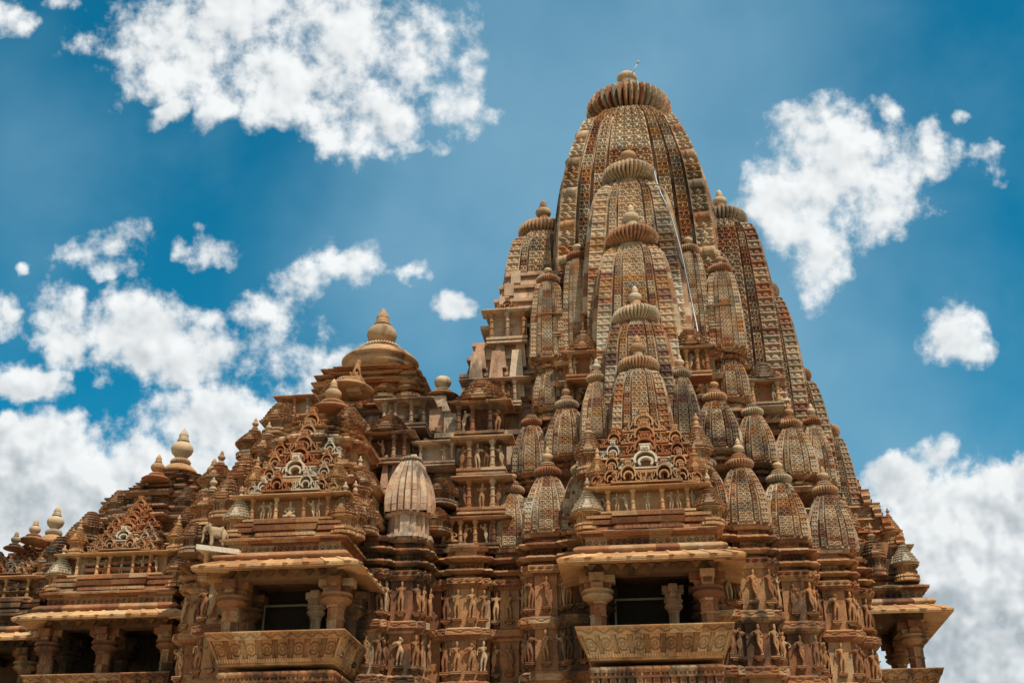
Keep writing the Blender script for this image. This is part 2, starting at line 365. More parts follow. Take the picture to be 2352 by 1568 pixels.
def rect(hx, y0, y1): return [(-hx, y0), (hx, y0), (hx, y1), (-hx, y1)]
def cross(w, a=.55, c=.84, hy=None):
    """stepped square plan of half-width w"""
    q = [(-c*w, -c*w), (-a*w, -c*w), (-a*w, -w), (a*w, -w), (a*w, -c*w)]
    out = []
    for k in range(4):
        cs, sn = [(1, 0), (0, 1), (-1, 0), (0, -1)][k]
        out += [(x*cs-y*sn, x*sn+y*cs) for x, y in q]
    return out
def cross3(w):
    q = [(-.74, -.74), (-.56, -.74), (-.56, -.88), (-.3, -.88), (-.3, -1), (.3, -1), (.3, -.88), (.56, -.88), (.56, -.74)]
    out = []
    for k in range(4):
        cs, sn = [(1, 0), (0, 1), (-1, 0), (0, -1)][k]
        out += [(w*(x*cs-y*sn), w*(x*sn+y*cs)) for x, y in q]
    return out

TEMPLE = bpy.data.objects.new('temple', None); COL.objects.link(TEMPLE)
TEMPLE.location = (0, 0, 0)
TEMPLE['label'] = 'ornate carved sandstone temple with a tall curved tower and stepped hall roofs'
TEMPLE['category'] = 'temple'
def part(name, me, mat, loc=(0, 0, 0), rz=0, scale=(1, 1, 1), parent=TEMPLE, label=None):
    if mat and (not me.materials): me.materials.append(M[mat])
    o = bpy.data.objects.new(name, me); COL.objects.link(o); o.parent = parent
    o.location = loc; o.rotation_euler = (0, 0, rz); o.scale = scale
    if mat and me.materials[0] != M[mat]:
        o.material_slots[0].link = 'OBJECT'; o.material_slots[0].material = M[mat]
    if label: o['label'] = label
    return o
def sub(name, me, mat, parent, loc=(0, 0, 0), rz=0, scale=(1, 1, 1)):
    """child placed in its parent's unscaled frame"""
    ps = parent.scale
    o = part(name, me, mat, parent=parent)
    o.location = (loc[0]/ps[0], loc[1]/ps[1], loc[2]/ps[2]); o.rotation_euler = (0, 0, rz)
    o.scale = (scale[0]/ps[0], scale[1]/ps[1], scale[2]/ps[2])
    return o

# ------------------------------------------------------------------ curved spire
def spire_mesh(name, bands, karna, ncourse, rpc, wfun, spc, bhumi=0, dep=.05):
    """bands: [(x0,x1,y,cells)] from the centre outwards; karna: (x0, c)"""
    half = []; g = .12
    x0, x1, y, c = bands[0]
    seq = [(0, x1, y, c, 'f')]
    for b in bands[1:]: seq.append((b[0], b[1], b[2], b[3], 'f'))
    pts = []; typ = []
    kx, kc = karna
    # left half walking x ascending: corner karna, groove, bands ... centre ... mirrored
    L = [((-kc, -kc), 'k', 1)]
    rev = seq[1:][::-1]
    px = -kx
    L.append(((-kx, -kc), 'g', 0))
    cur = -kx
    for (bx0, bx1, by, bc, _) in rev+[(0, x1, y, c, 'f')]:
        gd = kc-.07 if cur == -kx else by-g
        L.append(((cur, -gd), 'g', 0)); L.append(((-bx1, -gd), 'g', 0))
        L.append(((-bx1, -by), 'f', bc))
        if bx0 > 0:
            L.append(((-bx0, -by), 'g', 0)); cur = -bx0
    R = [((x1, -y), 'g', 0)]
    cur = x1
    for (bx0, bx1, by, bc, _) in seq[1:]:
        R.append(((cur, -(by-g)), 'g', 0)); R.append(((bx0, -(by-g)), 'g', 0)); R.append(((bx0, -by), 'f', bc)); R.append(((bx1, -by), 'g', 0)); cur = bx1
    R.append(((cur, -(kc-.07)), 'g', 0)); R.append(((kx, -(kc-.07)), 'g', 0)); R.append(((kx, -kc), 'k', 1))
    side = L+R
    # build columns
    cols = []
    for k in range(4):
        cs, sn = [(1, 0), (0, 1), (-1, 0), (0, -1)][k]
        for i, (p, ty, cc) in enumerate(side):
            q = side[i+1][0] if i+1 < len(side) else (kc, -kc)
            ln = math.hypot(q[0]-p[0], q[1]-p[1])
            if ln < 1e-6: continue
            n = (cc*spc if ty == 'f' else (spc if ty == 'k' else 1))
            for s_ in range(n):
                t = s_/n; x = p[0]+(q[0]-p[0])*t; yy = p[1]+(q[1]-p[1])*t
                dx, dy = (q[0]-p[0])/ln, (q[1]-p[1])/ln
                nx, ny = dy, -dx
                rad = max(abs(p[0]+q[0])/2, 0)
                cols.append((x*cs-yy*sn, x*sn+yy*cs, nx*cs-ny*sn, nx*sn+ny*cs, (t*cc) % 1 if ty == 'f' else t, {'f': 0, 'k': 1, 'g': 2}[ty], k*50+i, 0 if s_ == 0 else 1, 1.0 if ty != 'f' or abs(p[0]) > x1+.01 else 0.0))
    C = np.array(cols); nc = len(C)
    nrow = ncourse*rpc+1; rows = []
    for r in range(nrow):
        t = r/(nrow-1); v = (r % rpc)/rpc; ci = r//rpc
        wv_ = wfun(t)
        tr = max(0, (t-.945)/.055); sh = max(0, (t-.93)/.07)
        f = wv_*(1-.16*sh**2)*(1-C[:, 8]*.22*tr*(C[:, 5] != 0))
        u = C[:, 4]; fr = C[:, 7]
        dF = _fret(u, v)*dep*fr
        vk = v
        dk = np.zeros(nc)
        per = bhumi or 1
        if bhumi:
            ph = (ci % bhumi)
            if ph == bhumi-1: dk = dk+.022*math.sin(PI*v)+np.where((u*9 % 1) < .35, -.015, 0)
            elif ph == bhumi-2 and v > .8: dk = dk-.03
            else: dk = _fret((u*2) % 1, v)*dep*.9
            if ph == 0 and v < .2: dk = dk*0-.03
        else:
            if v < .60: dk = _fret((u*2.0) % 1, v*1.6)*dep*1.0
            elif v < .74: dk = dk-.032
            elif v < .88: dk = dk+.004
            else: dk = dk-.032
        disp = np.where(C[:, 5] == 0, dF, np.where(C[:, 5] == 1, dk*np.where(fr > 0, 1, .0 if bhumi else .6), 0))
        # course-edge steps on the corner columns
        x = C[:, 0]*f+C[:, 2]*disp; yv = C[:, 1]*f+C[:, 3]*disp
        if t < .04: k2 = 1.05; x = x*k2; yv = yv*k2
        rows.append(np.stack([x, yv, np.full(nc, t)], 1))
    V = np.concatenate(rows)
    j, i = np.meshgrid(np.arange(nrow-1), np.arange(nc), indexing='ij'); i2 = (i+1) % nc
    Q = np.stack([j*nc+i, j*nc+i2, (j+1)*nc+i2, (j+1)*nc+i], -1).reshape(-1, 4)
    course = j//rpc; eid = C[:, 6][i]
    run = np.floor((course+(eid*3.7 % 2))/1.7)
    hsh = (np.sin(run*12.9898+np.floor(eid)*4.137+3.3)*43758.5453) % 1.0
    hsh = hsh.reshape(-1)
    row_h = (np.sin(np.floor(course/2.0)*7.77+1.1)*9758.5453) % 1.0
    row_h = row_h.reshape(-1)
    B = np.where((hsh > .62) & (C[:, 5][i].reshape(-1) != 1), hsh, row_h*.3+np.floor(hsh*3)/3*.1)
    mb = MB(); mb.quads(V, Q, B.reshape(-1))
    mb.F.append(list(range(nc-1, -1, -1))); mb.B.append(.3)
    mb.F.append([(nrow-1)*nc+k for k in range(nc)]); mb.B.append(.3)
    return mb.mesh(name)

wf_main = lambda t: 1-.40*t**4.0-.11*max(0, (t-.75)/.25)**1.3
wf_mid = lambda t: (1-.34*t**2.6-.10*max(0, (t-.85)/.15)**2)
wf_small = lambda t: (1+.03*math.sin(PI*min(1, t*1.3)))*(1-.58*t**2.4)
BM = [(0, .28, 1.0, 4), (.33, .465, .965, 2), (.515, .63, .92, 2)]
SP_MAIN = spire_mesh('main_spire', BM, (.675, .87), 40, 8, wf_main, 8, bhumi=4, dep=.024)
BF = [(0, .28, 1.0, 3), (.335, .48, .965, 2), ]
SP_MID = spire_mesh('attached_spire', BF, (.54, .86), 26, 8, wf_mid, 8, dep=.036)
SP_FR = spire_mesh('attached_spire', [(0, .255, 1.0, 3), (.32, .50, .95, 2)], (.57, .86), 19, 8, wf_mid, 8, dep=.045)
SP_SM = spire_mesh('attached_spire', [(0, .25, 1.0, 2), (.33, .50, .93, 1)], (.59, .83), 12, 8, wf_small, 8, dep=.05)

def amalaka(name, ribs, amp, small=True, n=None):
    mb = MB(); n = ribs*5
    prof = [(.55, -.42), (.55, -.36), (.74, -.30), (.90, -.21), (.98, -.09), (1.0, .03), (.95, .14), (.82, .23), (.62, .27), (.5, .27)]
    mb.lathe([(.62, -.60), (.62, -.42)], 24, b=.2)
    mb.lathe(prof, n, ribs=ribs, amp=amp, ribz=(-.3, .24))
    if small:
        mb.lathe([(.4, .27), (.62, .30), (.70, .36), (.62, .42), (.40, .46)], 28)
        mb.lathe([(.34, .46), (.46, .50), (.52, .57), (.46, .64), (.30, .68)], 72, ribs=18, amp=.12, ribz=(.5, .64))
    else:
        mb.lathe([(.42, .27), (.50, .30), (.42, .36), (.34, .40), (.26, .42), (.22, .68)], 28)
    return mb.mesh(name, smooth=False)
AM_BIG = amalaka('ribbed_disc', 40, .30, small=False)
AM_MID = amalaka('ribbed_disc', 36, .22, small=False)
AM_SM = amalaka('ribbed_disc', 28, .18, small=True)
def pot(name, tip=True, neck=True):
    mb = MB()
    p = [(.45, 0), (.55, .08), (.45, .2), (.62, .34), (.88, .62), (1.0, .98), (.93, 1.30), (.70, 1.55), (.42, 1.66)]
    if tip: p += [(.40, 1.70), (.56, 1.76), (.56, 1.84), (.40, 1.90), (.46, 1.98), (.46, 2.05), (.36, 2.1), (.44, 2.25), (.40, 2.45), (.24, 2.75), (.07, 3.0), (.0, 3.08)]
    else: p += [(.2, 1.72), (.0, 1.74)]
    mb.lathe(p, 28)
    return mb.mesh(name, smooth=True)
POT = pot('pot_finial'); BALL = pot('pot_finial', tip=False)

SPIRES = []
m_ = MB(); z_ = m_.sweep(cross3(.96), [S(.14, -.34, -.30), S(.06, -.16, -.10), S(.10, -.26, -.24, pat='diam', a=.03, cw=.12), S(.05, -.14, -.04), S(.05, -.02, .05, pat='dent', a=.02, cw=.06), S(.05, .05, .03)], -.452, ds=.035)
PLINTH = m_.mesh('plinth')
def spire(kind, x, y, zdisc, R, zbase, hw, mat='spire', tip=True, ballr=None, rz=0, label=None, am=None, finial=True, fy=1.0):
    me = {'main': SP_MAIN, 'mid': SP_MID, 'fr': SP_FR, 'sm': SP_SM}[kind]
    h = zdisc-.38*R-zbase
    o = part('main_spire' if kind == 'main' else 'attached_spire', me, mat, (x, y, zbase), rz, (hw, hw*fy, h), label=label)
    if kind != 'main': sub('plinth', PLINTH, 'roof', o, (0, 0, 0), 0, (hw, hw*fy, 1))
    am = am or {'main': AM_BIG, 'mid': AM_MID, 'fr': AM_MID, 'sm': AM_SM}[kind]
    sub('ribbed_disc', am, 'disc', o, (0, 0, zdisc-zbase), random.random()*.3, (R, R, R*(1.22 if kind == 'main' else 1.06)))
    if finial:
        br = ballr or .33*R; zt = zdisc-zbase+(.62 if am != AM_SM else .76)*R
        if kind == 'main': zt = 29.02-zbase
        sub('pot_finial', POT if tip else BALL, 'pot', o, (0, 0, zt), 0, (br, br, br*(1.0 if tip else .9)))
    SPIRES.append(o); return o

# main tower
spire('main', 0.10, 0, 27.85, 1.53, 14.2, 2.88, ballr=.36, tip=False, label='the tallest curved tower under the largest ribbed disc')
# front and right-hand columns of attached spires
FC = [(3.0, 23.05, .88, 15.6, 1.66, 'mid', False, .27), (3.85, 20.25, .80, 14.4, 1.36, 'mid', True, .25), (4.65, 17.22, .68, 12.9, 1.14, 'fr', True, .20), (5.40, 15.33, .58, 12.0, .90, 'fr', True, .20)]
for i, (d, zd, R, zb, hw, kd, tip, br) in enumerate(FC):
    spire(kd, 0.02, -d, zd, R, zb, hw, tip=tip, ballr=br, fy=(.62, .62, .74, 1)[i])
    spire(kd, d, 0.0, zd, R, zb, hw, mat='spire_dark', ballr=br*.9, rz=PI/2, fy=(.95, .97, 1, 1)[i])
    if i == 0: spire(kd, -d, 0.0, zd, R, zb, hw, ballr=br, rz=PI/2, fy=.95)
ORB = [(1.72, -2.62, 20.55, .37, 16.9, .52, 'fr', .15), (2.62, -2.62, 19.80, .38, 16.9, .55, 'fr', .13), (1.12, -5.0, 15.3, .33, 13.3, .46, 'sm', .13),
       (2.60, -2.60, 17.08, .35, 15.35, .53, 'sm', .0), (2.03, -4.25, 14.88, .39, 13.15, .60, 'sm', .14), (3.12, -3.12, 14.87, .36, 13.15, .55, 'sm', .0),
       (1.60, -5.25, 12.60, .35, 11.2, .50, 'sm', .13), (2.52, -4.92, 12.68, .42, 10.85, .62, 'sm', .15), (3.62, -3.62, 12.68, .40, 10.85, .62, 'sm', .14)]
for (x, y, zd, R, zb, hw, kd, br) in ORB:
    pos = {(x, y), (-x, y), (-y, -x), (-y, x)} if abs(x+y) > .01 else {(x, y), (-x, y), (x, -y)}
    for (a, b_) in sorted(pos):
        if a < -4.2 and b_ > -2.8: continue
        j = random.uniform(-.02, .02)
        if kd == 'sm': hw_, R_ = hw*1.07, R*.90
        else: hw_, R_ = hw*1.06, R
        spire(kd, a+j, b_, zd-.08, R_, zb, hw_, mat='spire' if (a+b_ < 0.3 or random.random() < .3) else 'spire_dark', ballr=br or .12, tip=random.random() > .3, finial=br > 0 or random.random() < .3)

# ------------------------------------------------------------------ fretwork arch (gavaksha) and its gables
def arc(cx, cz, r, a0, a1, n=10, rz=1.0):
    return [(cx+r*math.cos(math.radians(a0+(a1-a0)*k/n)), cz+r*rz*math.sin(math.radians(a0+(a1-a0)*k/n))) for k in range(n+1)]
def arch_mesh():
    m = MB(); d0, d1 = -.10, .10; b = .5
    m.ribbon(arc(0, .17, .125, -35, 215, 14), .045, d0, d1, b)                  # inner horseshoe
    m.ribbon(arc(0, .22, .20, 200, -20, 14, 1.12)[:], .045, d0-.03, d1, b)     # outer arch
    m.box(-.085, .085, d0-.03, d1, .44, .60, b); m.box(-.11, .11, d0-.04, d1, .60, .63, b)
    m.ribbon(arc(.03, .50, .035, 200, -60, 6), .015, d0-.05, d0-.02, b); m.ribbon(arc(-.03, .50, .035, -20, 240, 6), .015, d0-.05, d0-.02, b)
    m.box(-.5, .5, d0, d1, 0, .035, b)
    for s in (-1, 1):
        m.ribbon([(s*.5, .03), (s*.34, .16), (s*.46, .26), (s*.20, .26)], .035, d0, d1, b)
        sc_ = arc(s*.29, .20, .055, -90 if s > 0 else -90, 120 if s > 0 else -300, 8)+arc(s*.29, .09, .05, 90, -150 if s > 0 else 330, 8)
        m.ribbon(sc_, .028, d0, d1-.06, b)
        m.ribbon(arc(s*.40, .09, .04, 0, 300, 8), .022, d0, d1-.06, b)
        m.ribbon([(s*.21, .03), (s*.21, .12)], .03, d0, d1, b)
    
    return m.mesh('fretwork_arch')
ARCH = arch_mesh()
def gable(o, cx, y0, z0, wd, ht, dep, rows=6, face=True):
    """pyramid of fretwork arches, added to frame o; front at y0, receding by dep"""
    m = MB(); fr_seg = lambda h: [S(h*.12, .03, .05), S(h*.76, -.02, pat='fret', a=.05, cw=.24, n=8), S(h*.12, .05, .03)]
    for r in range(rows):
        e = wd/2*(1-.145*r)*.86; z = z0+ht*r/rows; yy = y0+dep*r/rows; h = ht/rows
        m.sweep([(cx-e, yy+.16), (cx+e, yy+.16), (cx+e, yy+dep*.9+.5), (cx-e, yy+dep*.9+.5)], fr_seg(h*.99), z, ds=.035)
        m.box(cx-e*.36, cx+e*.36, yy+.06, yy+.4, z, z+h*.9)
    core = part('fretwork_gable', m.mesh('fretwork_gable'), 'fret', o.loc, o.rz)
    for r in range(rows):
        e = wd/2*(1-.145*r); z = z0+ht*r/rows; yy = y0+dep*r/rows
        cw = wd*.52*(1-.05*r); mats = ['fret', 'white', 'fret', 'fret', 'fret', 'fret']
        if r > 0: sub('fretwork_arch', ARCH, mats[r % 6], core, (cx, yy-.08, z), 0, (cw, 1, ht/rows*2.35))
        else:
            for s in (-1, 1): sub('fretwork_arch', ARCH, 'fret', core, (cx+s*wd*.16, yy-.03, z), 0, (wd*.32, 1, wd*.36))
        k = 0; x = cw*.42+wd*.10
        while x < e+.06 and k < 4:
            sw = wd*.27*(1-.10*k)
            for s in (-1, 1):
                sub('fretwork_arch', ARCH, 'white' if random.random() < .12 else 'fret', core, (cx+s*x, yy+.06+k*.09, z-.01-k*.02*wd), 0, (sw, 1, sw*1.1))
            x += wd*.125; k += 1
    return core
class Fr:
    """a placing frame: local front is -y"""
    def __init__(s, x, y, rz=0): s.loc = (x, y, 0); s.rz = rz; s.x = x; s.y = y
    def w(s, x, y, z=0):
        c, n = math.cos(s.rz), math.sin(s.rz); return (s.x+x*c-y*n, s.y+x*n+y*c, z)

# ------------------------------------------------------------------ statues
def skin(name, nodes, edges, root=0, lvl=1, sm=True):
    me = bpy.data.meshes.new(name+'_skeleton')
    me.from_pydata([n[:3] for n in nodes], edges, []); me.update()
    o = bpy.data.objects.new('tmp', me); COL.objects.link(o)
    sk = o.modifiers.new('s', 'SKIN'); sk.use_smooth_shade = True
    for i, n in enumerate(nodes):
        r = n[3]; me.skin_vertices[0].data[i].radius = (r, n[4] if len(n) > 4 else r); me.skin_vertices[0].data[i].use_root = (i == root)
    ss = o.modifiers.new('u', 'SUBSURF'); ss.levels = lvl
    bpy.context.view_layer.update()
    dg = bpy.context.evaluated_depsgraph_get(); r = bpy.data.meshes.new_from_object(o.evaluated_get(dg)); r.name = name
    bpy.data.objects.remove(o); bpy.data.meshes.remove(me)
    at = r.attributes.new('blk', 'FLOAT', 'FACE'); at.data.foreach_set('value', np.full(len(r.polygons), .37, np.float32))
    r.polygons.foreach_set('use_smooth', np.full(len(r.polygons), True))
    return r
def figure(name, hip=.06, sh=-.04, head=.02, armL='down', armR='up', crown=True, fem=True, legs='stand', flip=1):
    """standing figure one unit tall in a swayed pose, facing -y"""
    N = []; E = []
    def add(x, y, z, r, par=None, r2=None):
        N.append((x*flip, y, z, r, r2 or r)); i = len(N)-1
        if par is not None: E.append((par, i))
        return i
    pel = add(hip, 0, .50, .072, None, .06)
    wa = add(hip*.55, .005, .60, .050, pel); ch = add(sh*.8, -.01, .70, .076, wa, .062); nk = add(head, 0, .785, .030, ch)
    hd = add(head*1.2, -.012, .845, .052, nk); ht = add(head*1.25, -.005, .905, .045, hd)
    if crown: c1 = add(head*1.2, .0, .955, .032, ht); add(head*1.1, .0, 1.0, .012, c1)
    if fem:
        for s in (-1, 1): add(sh*.8+s*.042, -.062, .70, .033, ch)
    for s in (-1, 1):
        free = (s > 0) == (hip < 0)
        h_ = add(hip+s*.052, 0, .455, .060, pel)
        if legs == 'cross' and free: k = add(hip+s*.01, -.045, .27, .042, h_); f = add(hip-s*.06, -.01, .06, .026, k)
        else: k = add(hip*.6+s*(.048 if not free else .075), -.03 if free else -.012, .26, .042, h_); f = add(s*.05+hip*.1, 0, .06, .026, k)
        fo = add(N[f][0]*flip+s*.012, -.055, .018, .022, f)
    for s, a in ((-1, armL), (1, armR)):
        s0 = add(sh+s*.095, 0, .735, .034, ch)
        tx = {'down': [(.045, .0, -.12), (.035, -.02, -.24)], 'up': [(.045, -.03, -.09), (.05, -.06, .03)], 'hip': [(.06, .0, -.12), (.0, -.05, -.19)],
              'chest': [(.045, -.02, -.11), (-.045, -.085, -.045)], 'head': [(.065, -.01, .05), (-.01, -.03, .13)], 'out': [(.04, -.03, -.11), (.07, -.08, -.06)]}[a]
        e_ = add(sh+s*(.095+tx[0][0]), tx[0][1], .735+tx[0][2], .026, s0)
        hnd = add(sh+s*(.095+tx[1][0]), tx[1][1], .735+tx[1][2], .020, e_)
    return skin(name, N, E)
POSES = []
specs = [('down', 'up', .05, -.04, True, True, 'stand', 1), ('hip', 'down', .06, -.05, False, True, 'cross', -1), ('chest', 'head', .055, -.05, False, True, 'stand', 1),
         ('up', 'up', .0, .0, True, False, 'stand', 1), ('out', 'hip', .04, -.03, True, False, 'cross', 1), ('head', 'hip', .06, -.05, False, True, 'cross', 1), ('chest', 'down', .05, -.05, True, True, 'stand', -1)]
DESC = ['raising one hand', 'hand on hip', 'arm over head', 'both hands up', 'legs crossed', 'arm up, swaying', 'hand at chest']
for q in specs: POSES.append(figure('statue', hip=q[2], sh=q[3], armL=q[0], armR=q[1], crown=q[4], fem=q[5], legs=q[6], flip=q[7]))
def seated():
    N = [(0, 0, .22, .12, .10), (0, 0, .40, .095, .07), (0, 0, .52, .12, .08), (0, 0, .64, .045, .045), (0, -.02, .75, .085, .085), (0, 0, .86, .06, .06), (0, 0, .97, .02, .02)]
    E = [(0, 1), (1, 2), (2, 3), (3, 4), (4, 5), (5, 6)]
    for s in (-1, 1):
        b = len(N); N += [(s*.16, -.06, .16, .075, .075), (s*.30, -.16, .10, .06, .06), (s*.06, -.24, .08, .045, .045), (s*.17, 0, .56, .05, .05), (s*.24, -.03, .38, .038, .038), (s*.12, -.16, .30, .032, .032)]
        E += [(0, b), (b, b+1), (b+1, b+2), (2, b+3), (b+3, b+4), (b+4, b+5)]
    return skin('statue', N, E)
SEAT = seated()
def elephant():
    # x forward: faces -x, standing; about one unit long
    N = [(.0, 0, .52, .21, .22), (.22, 0, .50, .20, .21), (-.20, 0, .54, .19, .19), (-.34, 0, .66, .13, .13), (-.44, 0, .74, .14, .15), (-.52, 0, .62, .08, .08), (-.56, 0, .44, .055, .055), (-.54, 0, .26, .042, .042), (-.58, 0, .12, .035, .035),
         (.36, 0, .42, .07, .07), (.40, 0, .25, .02, .02)]
    E = [(0, 1), (0, 2), (2, 3), (3, 4), (4, 5), (5, 6), (6, 7), (7, 8), (1, 9), (9, 10)]
    for (x, h) in ((.24, 1), (-.20, 2)):
        for s in (-1, 1):
            b = len(N); N += [(x, s*.12, .34, .095, .095), (x+.01, s*.12, .18, .07, .07), (x, s*.12, .02, .075, .075)]; E += [(h, b), (b, b+1), (b+1, b+2)]
    for s in (-1, 1):
        b = len(N); N += [(-.34, s*.17, .74, .03, .10), (-.28, s*.22, .62, .025, .11), (-.29, s*.21, .50, .02, .06)]; E += [(4, b), (b, b+1), (b+1, b+2)]
        b = len(N); N += [(-.50, s*.08, .56, .022, .022), (-.62, s*.10, .50, .012, .012)]; E += [(5, b), (b, b+1)]
    return skin('elephant_statue', N, E)
def lion():
    N = [(0, 0, .20, .14, .14), (-.02, 0, .38, .13, .13), (-.08, 0, .56, .11, .12), (-.12, 0, .74, .12, .12), (-.24, 0, .72, .065, .07), (-.10, .06, .84, .03, .03), (-.10, -.06, .84, .03, .03), (.16, 0, .10, .05, .05), (.22, 0, .3, .03, .03)]
    E = [(0, 1), (1, 2), (2, 3), (3, 4), (3, 5), (3, 6), (0, 7), (7, 8)]
    for s in (-1, 1):
        b = len(N); N += [(-.12, s*.10, .40, .05, .05), (-.18, s*.10, .20, .04, .04), (-.22, s*.10, .03, .045, .045), (.02, s*.14, .15, .08, .08), (-.10, s*.15, .04, .05, .05)]
        E += [(2, b), (b, b+1), (b+1, b+2), (0, b+3), (b+3, b+4)]
    return skin('lion_statue', N, E)
pm = MB(); pm.box(-.5, .5, -.5, .5, -.08, 0); pm.box(-.42, .42, -.42, .5, -.16, -.08); pm.box(-.5, .5, -.5, .5, -.24, -.16); pm.taper(0, .1, -.44, -.24, .2, .3, .34, .4)
PED = pm.mesh('pedestal')
sl = MB(); sl.box(-.5, .5, 0, .5, 0, 1); SLAB = sl.mesh('back_slab')
USED = set(); NST = [0]
def statue(me_i, fr, x, y, z, h, label, group, mat='statue', slab=False, ped=True, rz=0):
    me = SEAT if me_i == 'seat' else POSES[me_i]
    if not me.materials: me.materials.append(M['statue'])
    o = bpy.data.objects.new('statue', me); COL.objects.link(o)
    o.location = fr.w(x, y, z); o.rotation_euler = (0, 0, fr.rz+rz+random.uniform(-.12, .12)); wd = h*random.uniform(.98, 1.14)
    o.scale = (wd, wd, h*random.uniform(.97, 1.03))
    if mat != 'statue': o.material_slots[0].link = 'OBJECT'; o.material_slots[0].material = M[mat]
    tone = 'pale' if mat == 'statue_pale' else 'brown'
    d = 'seated' if me_i == 'seat' else DESC[me_i]
    o['label'] = label.format(tone=tone, d=d); o['category'] = 'statue'; o['group'] = group; NST[0] += 1
    if ped:
        p = part('pedestal', PED, 'wall', parent=o); p.scale = (.30, .17/1, .30*wd/h); 
    return o

# ------------------------------------------------------------------ kiosks, niches, piers
def kiosk_meshes():
    m = MB(); pl = cross3(.5)
    m.sweep(pl, [S(.10, .04), S(.05, -.02), S(.07, .05), S(.04, -.03), S(.30, -.06, pat='diam', a=.03, cw=.16), S(.05, .03), S(.05, .09, .02)], 0, ds=.022)
    body = m.mesh('kiosk')
    r = MB(); z = 0; n = 6
    for k in range(n):
        q = (1-k/n)**.8; pl = cross3(.5*q+.06)
        z = r.sweep(pl, [S(.022, -.03), S(.035, .03, .05, pat='scal', a=.03, cw=.09), S(.03, .05, -.02)], z, ds=.024)
    r.lathe([(.10, 0), (.22, .03), (.22, .06), (.12, .10)], 20, cz=z); r.lathe([(.08, .1), (.12, .14), (.10, .2), (.03, .24), (0, .3)], 16, cz=z)
    for s in range(4):       # little dormer on each side
        a = s*PI/2; mm = MB()
        c, n_ = math.cos(a), math.sin(a)
        for (hw, z0, z1) in ((.19, .02, .10), (.13, .10, .18), (.07, .18, .27)):
            V = [(x*c-y*n_, x*n_+y*c, zz) for zz in (z0, z1) for (x, y) in ((-hw, -.60+z0*.5), (hw, -.60+z0*.5), (hw, -.3), (-hw, -.3))]
            r.poly(V, [(3, 2, 1, 0), (4, 5, 6, 7), (0, 1, 5, 4), (1, 2, 6, 5), (2, 3, 7, 6), (3, 0, 4, 7)])
    return body, r.mesh('tiered_roof')
KB, KR = kiosk_meshes()
def stack_mesh():
    r = MB(); z = 0
    for k, q in enumerate((1.0, .90, .78, .64, .48)):
        z = r.sweep(cross3(.5*q), [S(.035, -.10*q), S(.05, .02, .05, pat='scal', a=.02, cw=.12), S(.045, .05, -.02)], z, ds=.024)
    r.sweep(cross3(.17), [S(.03, 0), S(.04, .03, .04), S(.03, .04, -.04)], z, ds=.1)
    for s in range(4):
        c, n_ = math.cos(s*PI/2), math.sin(s*PI/2)
        for (hw, z0, z1, y_) in ((.17, .0, .09, .60), (.20, .09, .11, .62), (.11, .11, .19, .57), (.13, .19, .21, .58), (.06, .21, .29, .53)):
            V = [(x*c-y*n_, x*n_+y*c, zz) for zz in (z0, z1) for (x, y) in ((-hw, -y_), (hw, -y_), (hw, -.2), (-hw, -.2))]
            r.poly(V, [(3, 2, 1, 0), (4, 5, 6, 7), (0, 1, 5, 4), (1, 2, 6, 5), (2, 3, 7, 6), (3, 0, 4, 7)])
    return r.mesh('tiered_roof')
GR = stack_mesh()
def kiosk(fr, x, y, z, w_, h, mat='roof', rmat=None, tip=True, name='kiosk'):
    hb = h*.45
    o = part(name, KB, mat, fr.w(x, y, z), fr.rz, (w_, w_, hb/.66))
    sub('tiered_roof', KR if tip else GR, rmat or mat, o, (0, 0, hb), 0, (w_, w_, h*.62/.7 if tip else h*.55/.72))
    if tip: sub('pot_finial', POT, 'pot', o, (0, 0, hb+h*.66), 0, (w_*.12, w_*.12, w_*.12))
    return o
def ghanta(fr, x, y, z, w_, h, mat='roof'):
    return part('tiered_roof', GR, mat, fr.w(x, y, z), fr.rz, (w_, w_, h/.7))
pl = MB()
pl.lathe([(.13, 0), (.13, .06), (.10, .07), (.10, .12), (.12, .13), (.12, .15), (.085, .17), (.085, .40), (.11, .41), (.11, .44), (.08, .46), (.08, .66), (.11, .67), (.11, .70), (.08, .72), (.08, .84), (.12, .88), (.14, .93), (.14, 1.0)], 12)
COLN = pl.mesh('pillar')
ev = MB(); ev.sweep(rect(.5, -.5, .5), [S(.05, .0), S(.10, .04, .14), S(.07, .14, .14, pat='scal', a=.02, cw=.05), S(.10, .14, .0)], 0, ds=.012)
EAVE = ev.mesh('eave')
